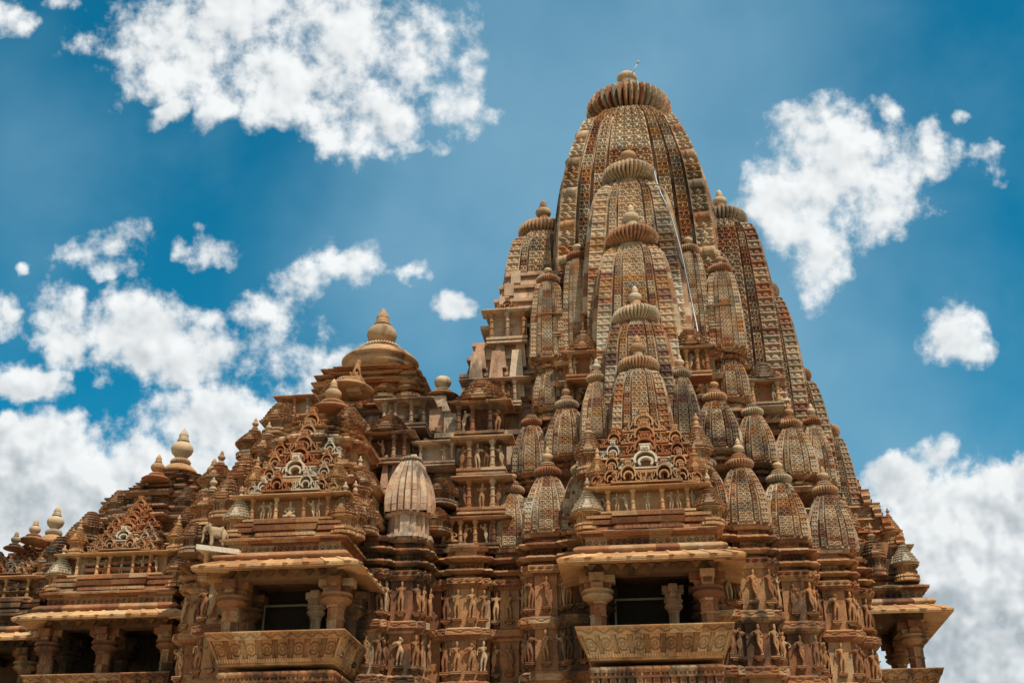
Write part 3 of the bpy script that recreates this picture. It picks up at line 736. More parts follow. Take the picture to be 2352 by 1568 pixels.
def niche(fr, x, y, z, w_, h, cols, figs, place, mat='roof', top='gable', group='small statues in the roof niches', dep=.5, fmat=None):
    """open shrine niche: base, back wall, pillars, eave, small gable; cols / figs are x positions"""
    m = MB(); hb = h*.16
    m.sweep(rect(w_/2, y-.02, y+dep), [S(hb*.3, .05), S(hb*.3, -.01), S(hb*.4, .06)], z, ds=.08)
    m.box(-w_/2, w_/2, y+dep*.62, y+dep, z+hb, z+h*.86)
    o = part('niche_shrine', shift(m, x), mat, fr.loc, fr.rz)
    hc = h*.70; z1 = z+hb
    for c in cols: sub('pillar', COLN, random.choice([mat, 'gold', mat]), o, (x+c, y+.07, z1), 0, (min(.75, hc*.95), min(.75, hc*.95), hc))
    sub('eave', EAVE, mat, o, (x, y+dep/2-.02, z1+hc-.01), 0, (w_*1.08, dep*1.02, h*.36))
    if top == 'gable': sub('pediment', ARCH, 'fret', o, (x, y+.1, z1+hc+.11*h), 0, (w_*.62, 1, w_*.50))
    if top == 'tier': sub('tiered_roof', GR, mat, o, (x, y+dep*.5, z1+hc+.10*h), 0, (w_*.95, dep*1.5, h*.8))
    for k, (c, who) in enumerate(figs):
        side = 'lone figure' if len(figs) == 1 else ('leftmost', 'second', 'third', 'fourth', 'fifth', 'sixth', 'seventh', 'eighth', 'ninth')[k]
        statue(who, fr, x+c, y+.10, z1+.02, hc*.90, '{tone} statue, {d}, '+side+' in '+place, group, mat=fmat or random.choice(['statue', 'statue_pale']), ped=False)
    return o
def shift(m, dx, dy=0):
    for v in m.V: v[:, 0] += dx; v[:, 1] += dy
    return m.mesh('part')

# vertical profile of every statue-bearing pier, from the ground to the foot of the spires (z levels measured)
def pier_profile():
    return [S(1.2, .35), S(.3, .35, .15), S(.25, .28), S(.25, .05), S(.3, .22, .30), S(.9, .02), S(.3, .16, .24), S(.3, .1), S(2.35, .0),  # up to 6.15
            S(.10, .10), S(.10, .04), S(.70, 0),                                                             # 7.05
            S(.05, .04, .10), S(.16, .14, .14, pat='scroll', a=.025, cw=.28), S(.07, .14, .05, pat='dent', a=.02, cw=.07),       # 7.33
            S(1.02, .0),                                                                                           # 8.35
            S(.05, .03, .08), S(.06, .08, .13, pat='dent', a=.02, cw=.08), S(.15, .16, .16, pat='scroll', a=.025, cw=.28), S(.05, .16, .06),  # 8.66
            S(1.02, .0),                                                                                           # 9.68
            S(.05, .04, .08), S(.05, .10, .12, pat='dent', a=.02, cw=.07), S(.14, .15, .15, pat='diam', a=.03, cw=.16), S(.04, .12, .04),  # 9.96
            S(.08, -.04), S(.06, .06, .20), S(.05, .20, .18, pat='scal', a=.03, cw=.13), S(.06, .16, .0), S(.16, -.06, pat='diam', a=.03, cw=.15),  # 10.37
            S(.06, .04, .20), S(.05, .20, .18, pat='scal', a=.03, cw=.13), S(.07, .15, .0), S(.12, -.02), S(.08, .07, .10), S(.08, .03)]
PIERS = {}
def pier(x, y, w_, place, rz=0, figs=((0, 1), (-.70, .86), (.70, .86)), sides=(-1, 1), mat='wall', zoff=0, fmat=None):
    key = (round(w_, 2), mat)
    if key not in PIERS:
        m = MB(); m.sweep(cross(w_, .5, .84), pier_profile(), 0, ds=.045); PIERS[key] = m.mesh('wall_pier')
    fr = Fr(x, y, rz)
    part('wall_pier', PIERS[key], mat, (x, y, zoff), rz)
    for tier, zz in (('lower', 7.55), ('upper', 8.88)):
        k = 0; spots = [(fx*w_, -w_*fy-.07, 0) for fx, fy in figs]
        spots.sort()
        for s in sides: spots.append((s*(w_+.07), 0, s*PI/2)); spots.append((s*(w_*.84+.05), -w_*.62, s*PI/2))
        for (a, b_, r) in spots:
            fl = [q[0] for q in spots if q[2] == 0]
            if r == 0:
                i_ = fl.index(a); pos = {3: ('front left', 'front centre', 'front right'), 4: ('outer left', 'inner left', 'inner right', 'outer right')}[len(fl)][i_]
            else: pos = ('right ' if r > 0 else 'left ')+('rear' if b_ == 0 else 'near')
            statue(random.randrange(7), fr, a, b_, zz+zoff, .79,
                   '{tone} statue, {d}, '+f'{pos}, {tier} tier, {place}', f'statues on the {tier} tier of the temple walls', mat=fmat or random.choice(['statue']*11+['statue_pale']), rz=r)

# ------------------------------------------------------------------ sanctum walls and tower base
def octo(pts):
    """front-right half-octant corners -> full symmetric plan, CCW"""
    fr_ = pts; seq = fr_+[(-y, -x) for x, y in fr_[::-1]]      # bottom-right quadrant from front centre to right centre
    out = []
    for k in range(4):
        c, n = [(1, 0), (0, 1), (-1, 0), (0, -1)][k]
        for (x, y) in seq: out.append((x*c-y*n, x*n+y*c))
    res = []
    for p in out:
        if not res or math.hypot(p[0]-res[-1][0], p[1]-res[-1][1]) > 1e-4: res.append(p)
    return res
m = MB()
m.sweep(octo([(1.7, -4.9), (1.7, -4.35), (2.6, -4.35), (2.6, -3.15), (3.1, -3.15)]), [S(1.2, .9), S(.3, .9, .6), S(.9, .5), S(.3, .6), S(4.35, .25), S(1.28, 0, pat='fig', a=.06, cw=.34, n=14), S(.3, .05, .08), S(1.02, 0, pat='fig', a=.06, cw=.34, n=14), S(.3, .05, .1), S(.5, 0), S(.12, .05, .12), S(.5, 0)], 0, ds=.05, blkw=.8)
part('sanctum_wall', m.mesh('sanctum_wall'), 'wall')
m = MB(); RB = [S(.12, .05, .12, pat='scal', a=.04, cw=.2), S(.08, .12, 0)]
z = m.sweep(octo([(1.55, -5.0), (1.55, -4.55), (2.5, -4.55), (2.5, -3.4), (3.3, -3.4)]), [S(.35, 0, pat='diam', a=.04, cw=.3)]+RB+[S(.5, -.1, pat='fig', a=.05, cw=.22)]+RB+[S(.45, -.2, pat='diam', a=.04, cw=.3)]+RB+[S(.25, -.2)], 10.9, ds=.06)
z = m.sweep(octo([(1.35, -4.6), (1.35, -4.1), (2.1, -4.1), (2.1, -3.1), (2.75, -3.1)]), [S(.35, 0, pat='diam', a=.04, cw=.3)]+RB+[S(.45, -.1, pat='fig', a=.05, cw=.22)]+RB+[S(.35, -.1, pat='diam', a=.04, cw=.3)]+RB+[S(.2, -.1), S(.1, .1, .1)], 12.9, ds=.06)
z = m.sweep(octo([(1.3, -3.6), (1.3, -3.2), (2.3, -3.2), (2.3, -2.6), (2.6, -2.6)]), [S(.3, 0, pat='diam', a=.04, cw=.3)]+RB+[S(.45, -.1, pat='fig', a=.05, cw=.22)]+RB+[S(.45, -.1, pat='diam', a=.04, cw=.3)]+RB+[S(.4, -.1)], 14.9, ds=.06)
part('tower_base', m.mesh('tower_base'), 'roof')
FS = Fr(0, 0)
for (x, y, pl_) in ((1.62, -5.2, 'pier just right of central balcony'), (2.52, -4.92, 'second pier right of central balcony'), (3.62, -3.62, 'third pier right of central balcony'),
                   (4.75, -2.52, 'fourth pier right of central balcony'), (5.35, -1.75, 'pier beside far right balcony')):
    pier(x, y, .46 if x in (1.62, 5.35) else .56, pl_, sides=(1,) if x > 2 else (1,))
for (x, y, pl_) in ((-1.66, -5.2, 'pier just left of central balcony'), (-2.55, -4.92, 'second pier left of central balcony')):
    pier(x, y, .46 if x > -2 else .56, pl_, sides=(-1,))
pier(-3.62, -3.72, .50, 'third pier left of central balcony', sides=())
pier(-4.75, -3.9, .62, 'wall between both big balconies', sides=(), figs=((-.78, .84), (-.3, 1), (.3, 1), (.78, .84)))
pier(-6.22, -4.85, .56, 'pier under plain squat spire', sides=(-1, 1))
pier(-7.02, -5.25, .44, 'pier right of left balcony', sides=(1,))
pier(-10.95, -5.15, .50, 'first pier left of left balcony', sides=(-1,))
pier(-11.75, -4.35, .50, 'outer pier left of left balcony', sides=(-1,))

# tower side details: small niches between the spires, kiosks
def tn(px, py, Y, wd, ht, place, figs=1, top='gable', mat='roof', dep=.45, fr=None):
    p = P(px, py, Y); n = figs
    cols = (-wd*.42, wd*.42) if n < 3 else (-wd*.44, -wd*.16, wd*.16, wd*.44)
    fg = [((k-(n-1)/2)*wd*.6/max(1, n-1) if n > 1 else 0, random.choice([0, 1, 2, 3, 4, 5, 6]) if n > 1 else random.choice(['seat', 0, 3])) for k in range(n)]
    niche(FS, p[0], p[1], p[2], wd, ht, cols, fg, place, mat=mat, top=top, dep=dep)
tn(1262, 775, -3.1, .55, .85, 'niche left of tall attached spires')
tn(1655, 755, -3.1, .50, .85, 'niche right of tall attached spires', mat='spire_dark')
tn(1340, 872, -4.4, .85, .95, 'niche left of lowest front spire', 2, 'tier')
tn(1592, 865, -4.4, .95, 1.0, 'niche right of lowest front spire', 3, 'tier')
tn(1762, 935, -2.6, .85, .95, 'niche between right rows of spires', 2, 'tier', mat='spire_dark')
tn(1350, 770, -3.7, .30, .8, 'narrow niche beside second front spire', 1, None)
kiosk(FS, -1.35, -6.0, 12.05, .62, 1.25); kiosk(FS, 1.42, -6.0, 12.05, .62, 1.25)

# ------------------------------------------------------------------ balcony porches
def porch(fr, r0, hw, place, nfig='balcony', pillars=(-1.28, 1.28), zo=0.0, back=5.0, gw=2.7, gh=2.55, mat_par='gold', interior=True, gcol='fret', gz=0, niche_cols=(-.95, -.35, .35, .95), figs=((-1.28, 1), (-1.05, 2), (-.75, 0), (-.55, 5), (0, 3), (.55, 2), (.75, 6), (1.05, 4), (1.28, 1)), nw=2.1, kio=True, gdep=1.5, base_r=.85, nich=True):
    """r0 = how far the eave stands out in front of the frame's origin, hw = half width of the eave"""
    dy = 7.95-r0; bw = hw-.68
    def Y(v): return -(v-dy)
    # podium
    m = MB(); pr = rect(bw, Y(7.15), Y(back))
    m.sweep(pr, [S(1.2, .5), S(.3, .5, .3), S(.3, .4), S(.3, .1), S(.3, .3, .35), S(1.0, .05), S(.3, .2, .3), S(.4, .1), S(1.7, .0), S(.12, .10), S(.12, .05), S(.78, 0, pat='panel', a=.05, cw=.20, n=8), S(.05, .02, .03), S(.06, .0, pat='dent', a=.03, cw=.10), S(.12, .0, .03, pat='scal', a=.05, cw=.2, n=4, b=.02), S(.03, .0)], 0+zo, ds=.025)
    part('balcony_base', m.mesh('balcony_base'), 'wall', fr.loc, fr.rz)
    # leaning parapet seat-back
    m = MB(); pr = rect(bw, Y(7.22), Y(back))
    m.sweep(pr, [S(.05, .02), S(.08, .05, .08, pat='dent', a=.015, cw=.06), S(.40, .08, .24, pat='med', a=.05, cw=.34, n=16), S(.16, .26, .32, pat='scroll', a=.045, cw=.28, n=10), S(.025, .33), S(.001, .33, .20), S(-.45, .20, .05), ], 7.20+zo, ds=.018)
    part('parapet', m.mesh('parapet'), mat_par, fr.loc, fr.rz)
    # roof slab / ceiling and beams
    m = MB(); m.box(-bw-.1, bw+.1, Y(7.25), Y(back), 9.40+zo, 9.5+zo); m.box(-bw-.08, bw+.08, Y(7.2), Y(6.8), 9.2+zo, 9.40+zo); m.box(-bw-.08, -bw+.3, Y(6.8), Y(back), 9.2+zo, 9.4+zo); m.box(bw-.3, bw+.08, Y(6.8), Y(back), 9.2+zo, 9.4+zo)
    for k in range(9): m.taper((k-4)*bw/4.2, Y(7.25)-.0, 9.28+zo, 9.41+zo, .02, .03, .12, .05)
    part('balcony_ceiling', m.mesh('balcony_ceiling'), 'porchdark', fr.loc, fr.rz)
    # sloping eave
    m = MB(); pr = rect(bw, Y(7.28), Y(back-.0))
    m.sweep(pr, [S(-.13, .0, .66), S(.035, .67), S(.05, .68, .68), S(.04, .67, .62, pat='rib', a=.05, cw=.33), S(.30, .62, .02, pat='rib', a=.05, cw=.33, n=2)], 9.43+zo, ds=.035)
    for (sx, sy) in ((-1, -1), (1, -1)):
        x0, y0 = sx*bw, Y(7.28); x1, y1 = sx*(bw+.64), Y(7.28)+sy*.64
        m.tube([(x0, y0, 9.42+zo), (x1, y1, 9.30+zo)], .04, 4)
    part('sloping_eave', m.mesh('sloping_eave'), 'gold', fr.loc, fr.rz)
    # roll moulding, frieze, cornice
    m = MB()
    m.sweep(rect(bw+.12, Y(7.42), Y(back)), [S(.08, -.2), S(.24, .06, .06, b=.14, n=8)], 9.48+zo, ds=.25)
    part('roll_moulding', m.mesh('roll_moulding'), 'wall', fr.loc, fr.rz)
    m = MB()
    m.sweep(rect(bw+.06, Y(7.36), Y(back)), [S(.03, 0), S(.17, -.02, pat='diam', a=.035, cw=.17), S(.04, 0), S(.05, .05, .10, pat='dent', a=.02, cw=.07), S(.05, .16, .17, pat='scal', a=.02, cw=.3), S(.07, .15, .0), ], 9.80+zo, ds=.03)
    part('frieze', m.mesh('frieze'), 'wall', fr.loc, fr.rz)
    m = MB()
    m.sweep(rect(bw-.02, Y(7.28), Y(back)), [S(.10, .0), S(.06, -.08), S(.10, .03, .05), S(.05, -.06), S(.08, .03)], 10.21+zo, ds=.1)
    m.sweep(rect(bw*.55, Y(7.40), Y(7.0)), [S(.08, .0, pat='scal', a=.02, cw=.1), S(.06, -.05), S(.12, .03, .07), S(.05, -.04), S(.10, .05)], 10.22+zo, ds=.04)
    m.box(-bw*.95, bw*.95, Y(6.9), Y(back-.5), 10.55+zo, 11.45+zo); m.box(-bw*1.0, bw*1.0, Y(6.7), Y(back-.5), 10.55+zo, 10.95+zo)
    part('upper_plinth', m.mesh('upper_plinth'), 'wall', fr.loc, fr.rz)
    # pillars
    ps = MB(); s8 = [(.2*math.cos(PI/8+k*PI/4), .2*math.sin(PI/8+k*PI/4)) for k in range(8)]
    ps.sweep(s8, [S(.1, .05), S(.1, .02), S(.30, 0, pat='med', a=.012, cw=.15), S(.03, .02), S(.30, 0, pat='scroll', a=.012, cw=.15), S(.03, .02), S(.26, 0, pat='diam', a=.012, cw=.15), S(.06, .03)], 7.4, ds=.02)
    PS = ps.mesh('pillar')
    cp = MB(); cp.lathe([(.22, 0), (.30, .05), (.36, .10), (.36, .14), (.30, .17), (.30, .20), (.37, .22), (.37, .27), (.25, .30)], 24, cz=8.58)
    for a in range(4):
        c, n_ = math.cos(a*PI/2), math.sin(a*PI/2)
        for (d0, d1, z0_, z1_, ww) in ((.0, .30, 8.86, 9.02, .14), (.0, .42, 9.02, 9.20, .17), (.20, .315, 8.92, 9.06, .10), (.28, .40, 9.0, 9.12, .08)):
            ww += a*.003; z0_ += a*.003; z1_ -= a*.003; d0 += .01
            V = [((x*c-y*n_), (x*n_+y*c), zz) for zz in (z0_, z1_) for (x, y) in ((-ww, -d1), (ww, -d1), (ww, -d0), (-ww, -d0))]
            cp.poly(V, [(3, 2, 1, 0), (4, 5, 6, 7), (0, 1, 5, 4), (1, 2, 6, 5), (2, 3, 7, 6), (3, 0, 4, 7)])
    cp.lathe([(.10, 0), (.17, .05), (.13, .12), (.19, .2), (.16, .3)], 8, cz=8.88); cp.box(-.13, .13, -.13, .13, 8.8, 9.26)
    CPM = cp.mesh('bracket_capital')
    for x in pillars:
        o = part('pillar', PS, 'wall', fr.w(x, Y(6.98), zo), fr.rz); sub('bracket_capital', CPM, 'wall', o)
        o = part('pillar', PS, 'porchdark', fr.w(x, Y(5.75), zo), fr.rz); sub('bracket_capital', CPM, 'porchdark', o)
    if interior:
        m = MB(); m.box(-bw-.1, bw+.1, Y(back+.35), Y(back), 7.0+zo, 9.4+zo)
        part('inner_wall', m.mesh('inner_wall'), 'innershade', fr.loc, fr.rz)  # near-black colour stands for the unlit room behind the balcony
        o = part('pillar', PS, 'plain', fr.w(.48, Y(5.9), zo), fr.rz, (.62, .62, 1)); sub('bracket_capital', CPM, 'plain', o, (0, 0, 0), 0, (.62, .62, 1))
        m = MB(); yy = Y(5.62)
        for (a, b_, c, d) in ((-.95, .40, 7.5, 7.55), (-.95, .40, 8.08, 8.12), (-.95, .4, 8.95, 9.0)): m.box(a, b_, yy-.02, yy+.02, c+zo, d+zo)
        for a in (-.95, -.28, .36): m.box(a, a+.045, yy-.025, yy+.025, 7.3+zo, (8.1 if a == -.28 else 9.0)+zo)
        part('window_frame', m.mesh('window_frame'), 'steel', fr.loc, fr.rz)
    # upper niche with its row of statues, flanking kiosks, fretwork gable
    if nich:
        niche(fr, 0, Y(7.22), 10.56+zo, nw*1.02, .82, niche_cols, [f for f in figs if abs(f[0]) < nw/2], f'shrine row above {place}', mat='gold', top=None, dep=.5, group=f'statues in the shrine row above the balconies', fmat='statue_pale')
        for f in figs:
            if abs(f[0]) >= nw/2: statue(f[1], fr, f[0], Y(7.02), 10.66+zo, .6, '{tone} statue, {d}, '+('outer left' if f[0] < 0 else 'outer right')+f', shrine row above {place}', 'statues in the shrine row above the balconies', mat='statue_pale', ped=False)
    if kio:
        for s in (-1, 1):
            kiosk(fr, s*(bw-.02), Y(7.0), 10.28+zo, .62, 1.05, mat='gold', rmat='roof' if s > 0 else 'white')
            kiosk(fr, s*(bw-.28), Y(6.8), 11.40+zo, .46, .85, mat='gold')
            kiosk(fr, s*(bw+.02), Y(6.2), 10.45+zo, .55, 1.2, mat='roof')
            kiosk(fr, s*(bw-.05), Y(5.6), 11.35+zo, .55, 1.2, mat='roof')
    g = gable(fr, 0, Y(7.1), 11.42+zo+gz, gw, gh, gdep)
    return Y
FC0 = Fr(0.09, 0)
porch(FC0, 7.95, 2.15, 'the central balcony')
porch(Fr(0, 0.0, PI/2), 7.95, 2.10, 'the far right balcony', mat_par='wall')
FL = Fr(-8.62, -.05)
porch(FL, 8.35, 2.02, 'the left balcony', gh=2.55, gw=2.3, figs=((-1.25, 1), (-.7, 0), (-.52, 2), (0, 'seat'), (.55, 5), (.72, 6), (1.22, 4)), gdep=1.6)

# ------------------------------------------------------------------ great hall roof (left of the tower)
def tier_ring(fr, w_, wy, z, n, size, h, mat, sides=('f', 'r', 'l'), skip=None):
    for k in range(n):
        t = -1+2*(k+.5)/n
        if 'f' in sides: ghanta(fr, t*w_*.96, -wy, z, size, h, mat)
        if 'r' in sides and k < n: ghanta(fr, w_, t*wy*.9, z, size, h, mat)
        if 'l' in sides: ghanta(fr, -w_, t*wy*.9, z, size, h, mat)
def ribbed(n, w0, w1, z, dz):
    pass
FM = Fr(-8.5, 0)
m = MB()
m.sweep(octo([(2.4, -4.75), (2.4, -4.3), (3.1, -4.3), (3.1, -3.2), (3.3, -3.2)]), pier_profile(), 0, ds=.12, blkw=.9)
part('hall_wall', m.mesh('hall_wall'), 'wall', FM.loc)
m = MB()
def tiers(m, spec, z):
    """spec: list of (half width, height, kind)"""
    for (w_, h, kind) in spec:
        pl_ = cross3(w_)
        if kind == 'f': sg = [S(h*.1, .0), S(h*.55, -.08, pat='fig', a=.04, cw=.16), S(h*.12, .03, .10), S(h*.08, .14, .16, pat='scal', a=.03, cw=.1), S(h*.15, .12, 0)]
        elif kind == 'd': sg = [S(h*.1, .0), S(h*.5, -.08, pat='diam', a=.04, cw=.22), S(h*.14, .03, .10), S(h*.1, .14, .16, pat='scal', a=.03, cw=.1), S(h*.16, .12, 0)]
        elif kind == 'p': sg = [S(h*.72, 0), S(h*.1, .03, .12), S(h*.06, .12), S(h*.12, .12, .02)]
        else: sg = [S(h*.16, -.10), S(h*.16, .0, .08, pat='scal', a=.03, cw=.13), S(h*.10, .08, 0)]+[S(h*.14, -.12), S(h*.14, -.02, .05, pat='scal', a=.03, cw=.13), S(h*.10, .05, -.02), S(h*.2, -.1)]
        z = m.sweep(pl_, sg, z, ds=.05)
    return z
zt = tiers(m, [(4.1, .5, 'r'), (3.9, .8, 'p'), (3.6, .45, 'r'), (3.35, .8, 'f'), (3.1, .4, 'r'), (2.85, .85, 'p'), (2.55, .4, 'r'), (2.35, .7, 'p'), (2.05, .4, 'r')], 10.9)
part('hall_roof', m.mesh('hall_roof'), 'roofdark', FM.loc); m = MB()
for (w_, h, pt) in ((1.75, .50, 'diam'), (1.68, .48, 'fig'), (1.62, .22, None), (1.45, .3, 'fig')):
    zt = m.sweep(cross(w_, .62, .92), [S(h*.1, .0), S(h*.55, -.08, pat=pt, a=.045, cw=.18, n=8), S(h*.12, .03, .10), S(h*.08, .14, .16, pat='scal', a=.03, cw=.1), S(h*.15, .12, 0)], zt, ds=.045)
print('hall top', zt)
part('upper_hall_roof', m.mesh('upper_hall_roof'), 'roof', FM.loc)
m = MB(); m.lathe([(1.20, -.1), (1.24, .08), (1.20, .2), (1.33, .22), (1.36, .27), (1.31, .34), (1.08, .54), (.8, .68), (.45, .74)], 64, b=.1)
dome = part('dome_cap', m.mesh('dome_cap', smooth=True), 'roof', (-8.42, -.1, 18.10), 0, (.93, .93, 1))
m = MB(); m.lathe([(.4, 0), (.62, .04), (.72, .13), (.62, .22), (.3, .24)], 160, ribs=40, amp=.14)
sub('ribbed_disc', m.mesh('ribbed_disc'), 'pot', dome, (0, 0, .66))
sub('pot_finial', POT, 'pot', dome, (0, 0, .84), 0, (.50, .50, .50))
# roof kiosks stepping down around the great hall
for (n, w_, z, s_, h, mt) in ((4, 3.75, 11.5, .9, 1.1, 'roof'), (4, 3.2, 13.1, .8, 1.0, 'roofdark'), (3, 2.6, 14.6, .8, 1.0, 'roof'), (3, 1.9, 15.7, .6, .7, 'roof')):
    for k in range(n):
        t = -1+2*(k+.5)/n
        kiosk(FM, t*w_*.95, -w_+.15, z, s_, h, mt, tip=False); kiosk(FM, w_-.15, t*w_*.9, z, s_, h, mt, tip=False); kiosk(FM, -w_+.15, t*w_*.9, z, s_, h, mt, tip=False)
# plain restored pylons and slopes on the right flank
m = MB()
for (x0, x1, y0, y1, za, zb_) in ((1.15, 2.05, -3.3, -2.2, 13.4, 14.3), (1.2, 2.0, -3.22, -2.2, 14.3, 15.15), (.25, 1.05, -3.8, -2.6, 12.9, 13.8), (.3, 1.0, -3.72, -2.6, 13.8, 14.6)):
    m.box(x0, x1, y0, y1, za, zb_); m.box(x0-.07, x1+.07, y0-.08, y1, zb_-.09, zb_+.013)
    for k in range(3): m.box(x0+.08+k*.3, x0+.16+k*.3, y0-.05, y0+.1, za+.04, zb_-.1)
m.box(1.7, 2.9, -1.9, 1.9, 13.0, 15.95); m.box(1.65, 2.95, -2.0, 1.9, 15.95, 16.1); m.box(2.0, 2.6, -1.7, -1.2, 16.1, 16.45)
m.taper(1.9, -3.6, 12.6, 13.7, .75, .6, .3, .3)
for k in range(5): m.taper(1.4+k*.26, -4.1+.05*k, 12.6, 13.6-.08*k, .11, .2, .05, .1)
m.box(1.0, 2.9, -4.2, -2.8, 11.4, 12.6); m.box(.95, 2.95, -4.28, -2.8, 12.5, 12.62)
m.taper(1.6, -4.3, 10.9, 12.2, .6, .5, .42, .35); m.box(.9, 2.3, -4.85, -3.4, 10.8, 11.5)
part('restored_masonry', m.mesh('restored_masonry'), 'plain', FM.loc, label='plain pinkish restored blocks on the flank of the hall roof')
# front arm of the great hall above the left balcony
m = MB()
z2 = tiers(m, [(1.75, .5, 'r'), (1.65, .7, 'f'), (1.5, .45, 'r'), (1.35, .7, 'd'), (1.2, .35, 'r'), (1.0, .25, 'r'), (.8, .2, 'r')], 11.0)
part('roof_arm', m.mesh('roof_arm'), 'roof', (-8.62, -5.3, 0))
def capfin(x, y, z, R, br, tip=True, mat='roof', n=40):
    m = MB(); m.lathe([(R*.9, 0), (R*1.02, .05*R), (R*1.05, .1*R), (R*.85, .25*R), (R*.5, .38*R)], 48, b=.4)
    o = part('roof_cap', m.mesh('roof_cap', smooth=True), mat, (x, y, z))
    m = MB(); m.lathe([(R*.42, 0), (R*.55, .05*R), (R*.58, .12*R), (R*.5, .2*R), (R*.3, .22*R)], 120, ribs=30, amp=.12)
    sub('ribbed_disc', m.mesh('ribbed_disc'), 'disc', o, (0, 0, .36*R)); sub('pot_finial', POT if tip else BALL, 'pot', o, (0, 0, .56*R), 0, (br, br, br))
    return o
def cf(px, py, Y, R, br, tip=True, mat='roof'):
    p = P(px, py, Y); return capfin(p[0], p[1], p[2], R, br, tip, mat)
cf(762, 950, -4.7, .62, .24)
cf(722, 985, -5.6, .50, .02, False, 'roofdark')
cf(800, 902, -3.0, .72, .02, False)
p = P(813, 868, -3.0)
cf(1016, 915, -1.3, .50, .27, False)

# ------------------------------------------------------------------ antechamber roof between hall and tower
m = MB()
for (x0, x1, y0, zz0, zz1) in ((-6.4, -3.2, -3.75, 0, 10.9), (-6.2, -3.0, -3.75, 10.9, 12.3), (-6.1, -3.0, -3.2, 12.3, 13.5), (-6.0, -3.0, -2.6, 13.5, 14.8), (-5.9, -3.0, -2.0, 14.8, 15.9)):
    m.box(x0, x1, y0, 2.0, zz0, zz1-.0); m.box(x0-.05, x1, y0-.08, 2.0, zz1-.14, zz1+.012)
rr = random.Random(3)
for k in range(16):
    x = rr.uniform(-6.0, -4.2); st = rr.choice([(-3.75, 11.2), (-3.2, 12.5), (-2.6, 13.7), (-2.0, 15.0)])
    m.box(x, x+rr.uniform(.2, .6), st[0]-rr.uniform(.03, .12), st[0]+.1, st[1], st[1]+rr.uniform(.3, .7))
part('antechamber_roof', m.mesh('antechamber_roof'), 'plain')
# stepped gable block leaning on the tower's left flank
m = MB()
steps = [(-5.35, 15.9, 16.9, 2.1), (-5.15, 16.9, 17.5, 2.0), (-5.0, 17.5, 18.0, 1.95), (-4.75, 18.0, 18.6, 1.9), (-4.6, 18.6, 19.1, 1.8), (-4.35, 19.1, 19.6, 1.75), (-4.2, 19.6, 20.1, 1.7), (-4.0, 20.1, 20.6, 1.6)]
for i, (x0, a, b_, hy) in enumerate(steps):
    if 3 <= i <= 4: m.box(x0+.35, -2.2, -hy+.35, hy-.35, a, b_)
    else: m.taper((x0-2.2)/2, 0, a, b_, (-2.2-x0)/2+.08, hy+.08, (-2.2-x0)/2-.05, hy-.05)
    m.box(x0-.08, -2.2, -hy-.08, hy+.08, b_-.10, b_+.01)
for k in range(3):
    x = -4.9+k*.62; m.taper(x, -2.1, 15.95, 17.6, .26, .35, .14, .15); m.taper(x+.1, -2.0, 17.0, 17.95, .20, .3, .12, .15)
for i, (x0, a, b_, hy) in enumerate(steps[4:]):
    for t in (-1.3, -.7, -.1): m.box(x0-.12, x0+.2, t-.14, t+.14, b_, b_+.22)
    m.box(x0+.1, x0+.4, -hy-.16, -hy+.1, a+.1, b_+.05)
part('gable_block', m.mesh('gable_block'), 'plain', label='plain stepped block of restored stone against the left of the tower')
def npix(px, py, Y, wd, ht, cols, figs, place, top='gable', mat='roof', dep=.45):
    p = P(px, py, Y); niche(FS, p[0], p[1], p[2], wd, ht, cols, figs, place, mat=mat, top=top, dep=dep)
npix(1165, 788, -2.25, 1.15, 1.25, (-.5, 0, .5), [], 'the pillared niche high beside the tower', top='gable', mat='plain')
npix(1135, 935, -2.75, 1.5, 1.0, (-.7, -.4, .25, .6), [(.44, 1)], 'the blank niche below the pillared one', top=None, mat='plain')
npix(1100, 1005, -3.8, 1.3, 1.2, (-.6, -.2, .3), [(-.4, 1), (.5, 2)], 'top niche of the column left of tower', top='tier', mat='roof', dep=.6)
npix(1105, 1090, -4.1, 1.25, 1.2, (-.35, .3), [(-.5, 1), (-.1, 6), (.1, 2), (.5, 5)], 'middle niche of the column left of tower', top=None, mat='roof', dep=.6)
npix(1105, 1180, -4.25, 1.2, 1.15, (-.35, .3), [(-.5, 5), (0, 3), (.5, 1)], 'lowest niche of the column left of tower', top=None, mat='roof', dep=.6)
npix(1060, 1262, -4.35, 1.9, .95, (-.85, -.5, -.05, .35, .85), [(-.3, 'seat'), (.12, 1), (.6, 5)], 'long niche row above recessed wall', top=None, mat='wall', dep=.5)
for (px, py, Y, s_, h, mt) in ((1120, 930, -3.3, 1.0, .8, 'roof'), (940, 905, -2.2, .8, .5, 'roof'), (885, 905, -2.4, .7, .5, 'roof'), 
                               (1010, 1150, -4.2, .9, .8, 'roofdark'), (790, 1060, -5.6, .8, 1.0, 'roof'), (820, 1150, -5.7, .8, 1.2, 'roof'), (835, 1210, -5.9, .7, .9, 'roof'),
                               (800, 1000, -5.0, .8, 1.0, 'roof'), (560, 1130, -5.6, .8, 1.2, 'roof'), (520, 1180, -6.0, .8, 1.1, 'roof'), (610, 1060, -5.4, .7, 1.0, 'roof'), (640, 990, -4.6, .8, 1.0, 'roof'), (560, 1210, -6.6, .7, 1.0, 'roof'),
                               (480, 1200, -5.0, .9, 1.1, 'roof'), (450, 1260, -5.2, .8, 1.0, 'roofdark'), (500, 1130, -4.5, .9, 1.0, 'roof'), (580, 1040, -3.8, .8, .9, 'roof'), (1000, 1210, -4.5, .8, .7, 'roof')):
    p = P(px, py, Y); kiosk(FS, p[0], p[1], p[2]-.2, s_, h, mt, tip=(px < 800 and random.random() < .3))
npix(672, 962, -3.2, .9, .8, (-.4, 0, .4), [(-.2, 1)], 'high corner niche left of hall roof', top=None)
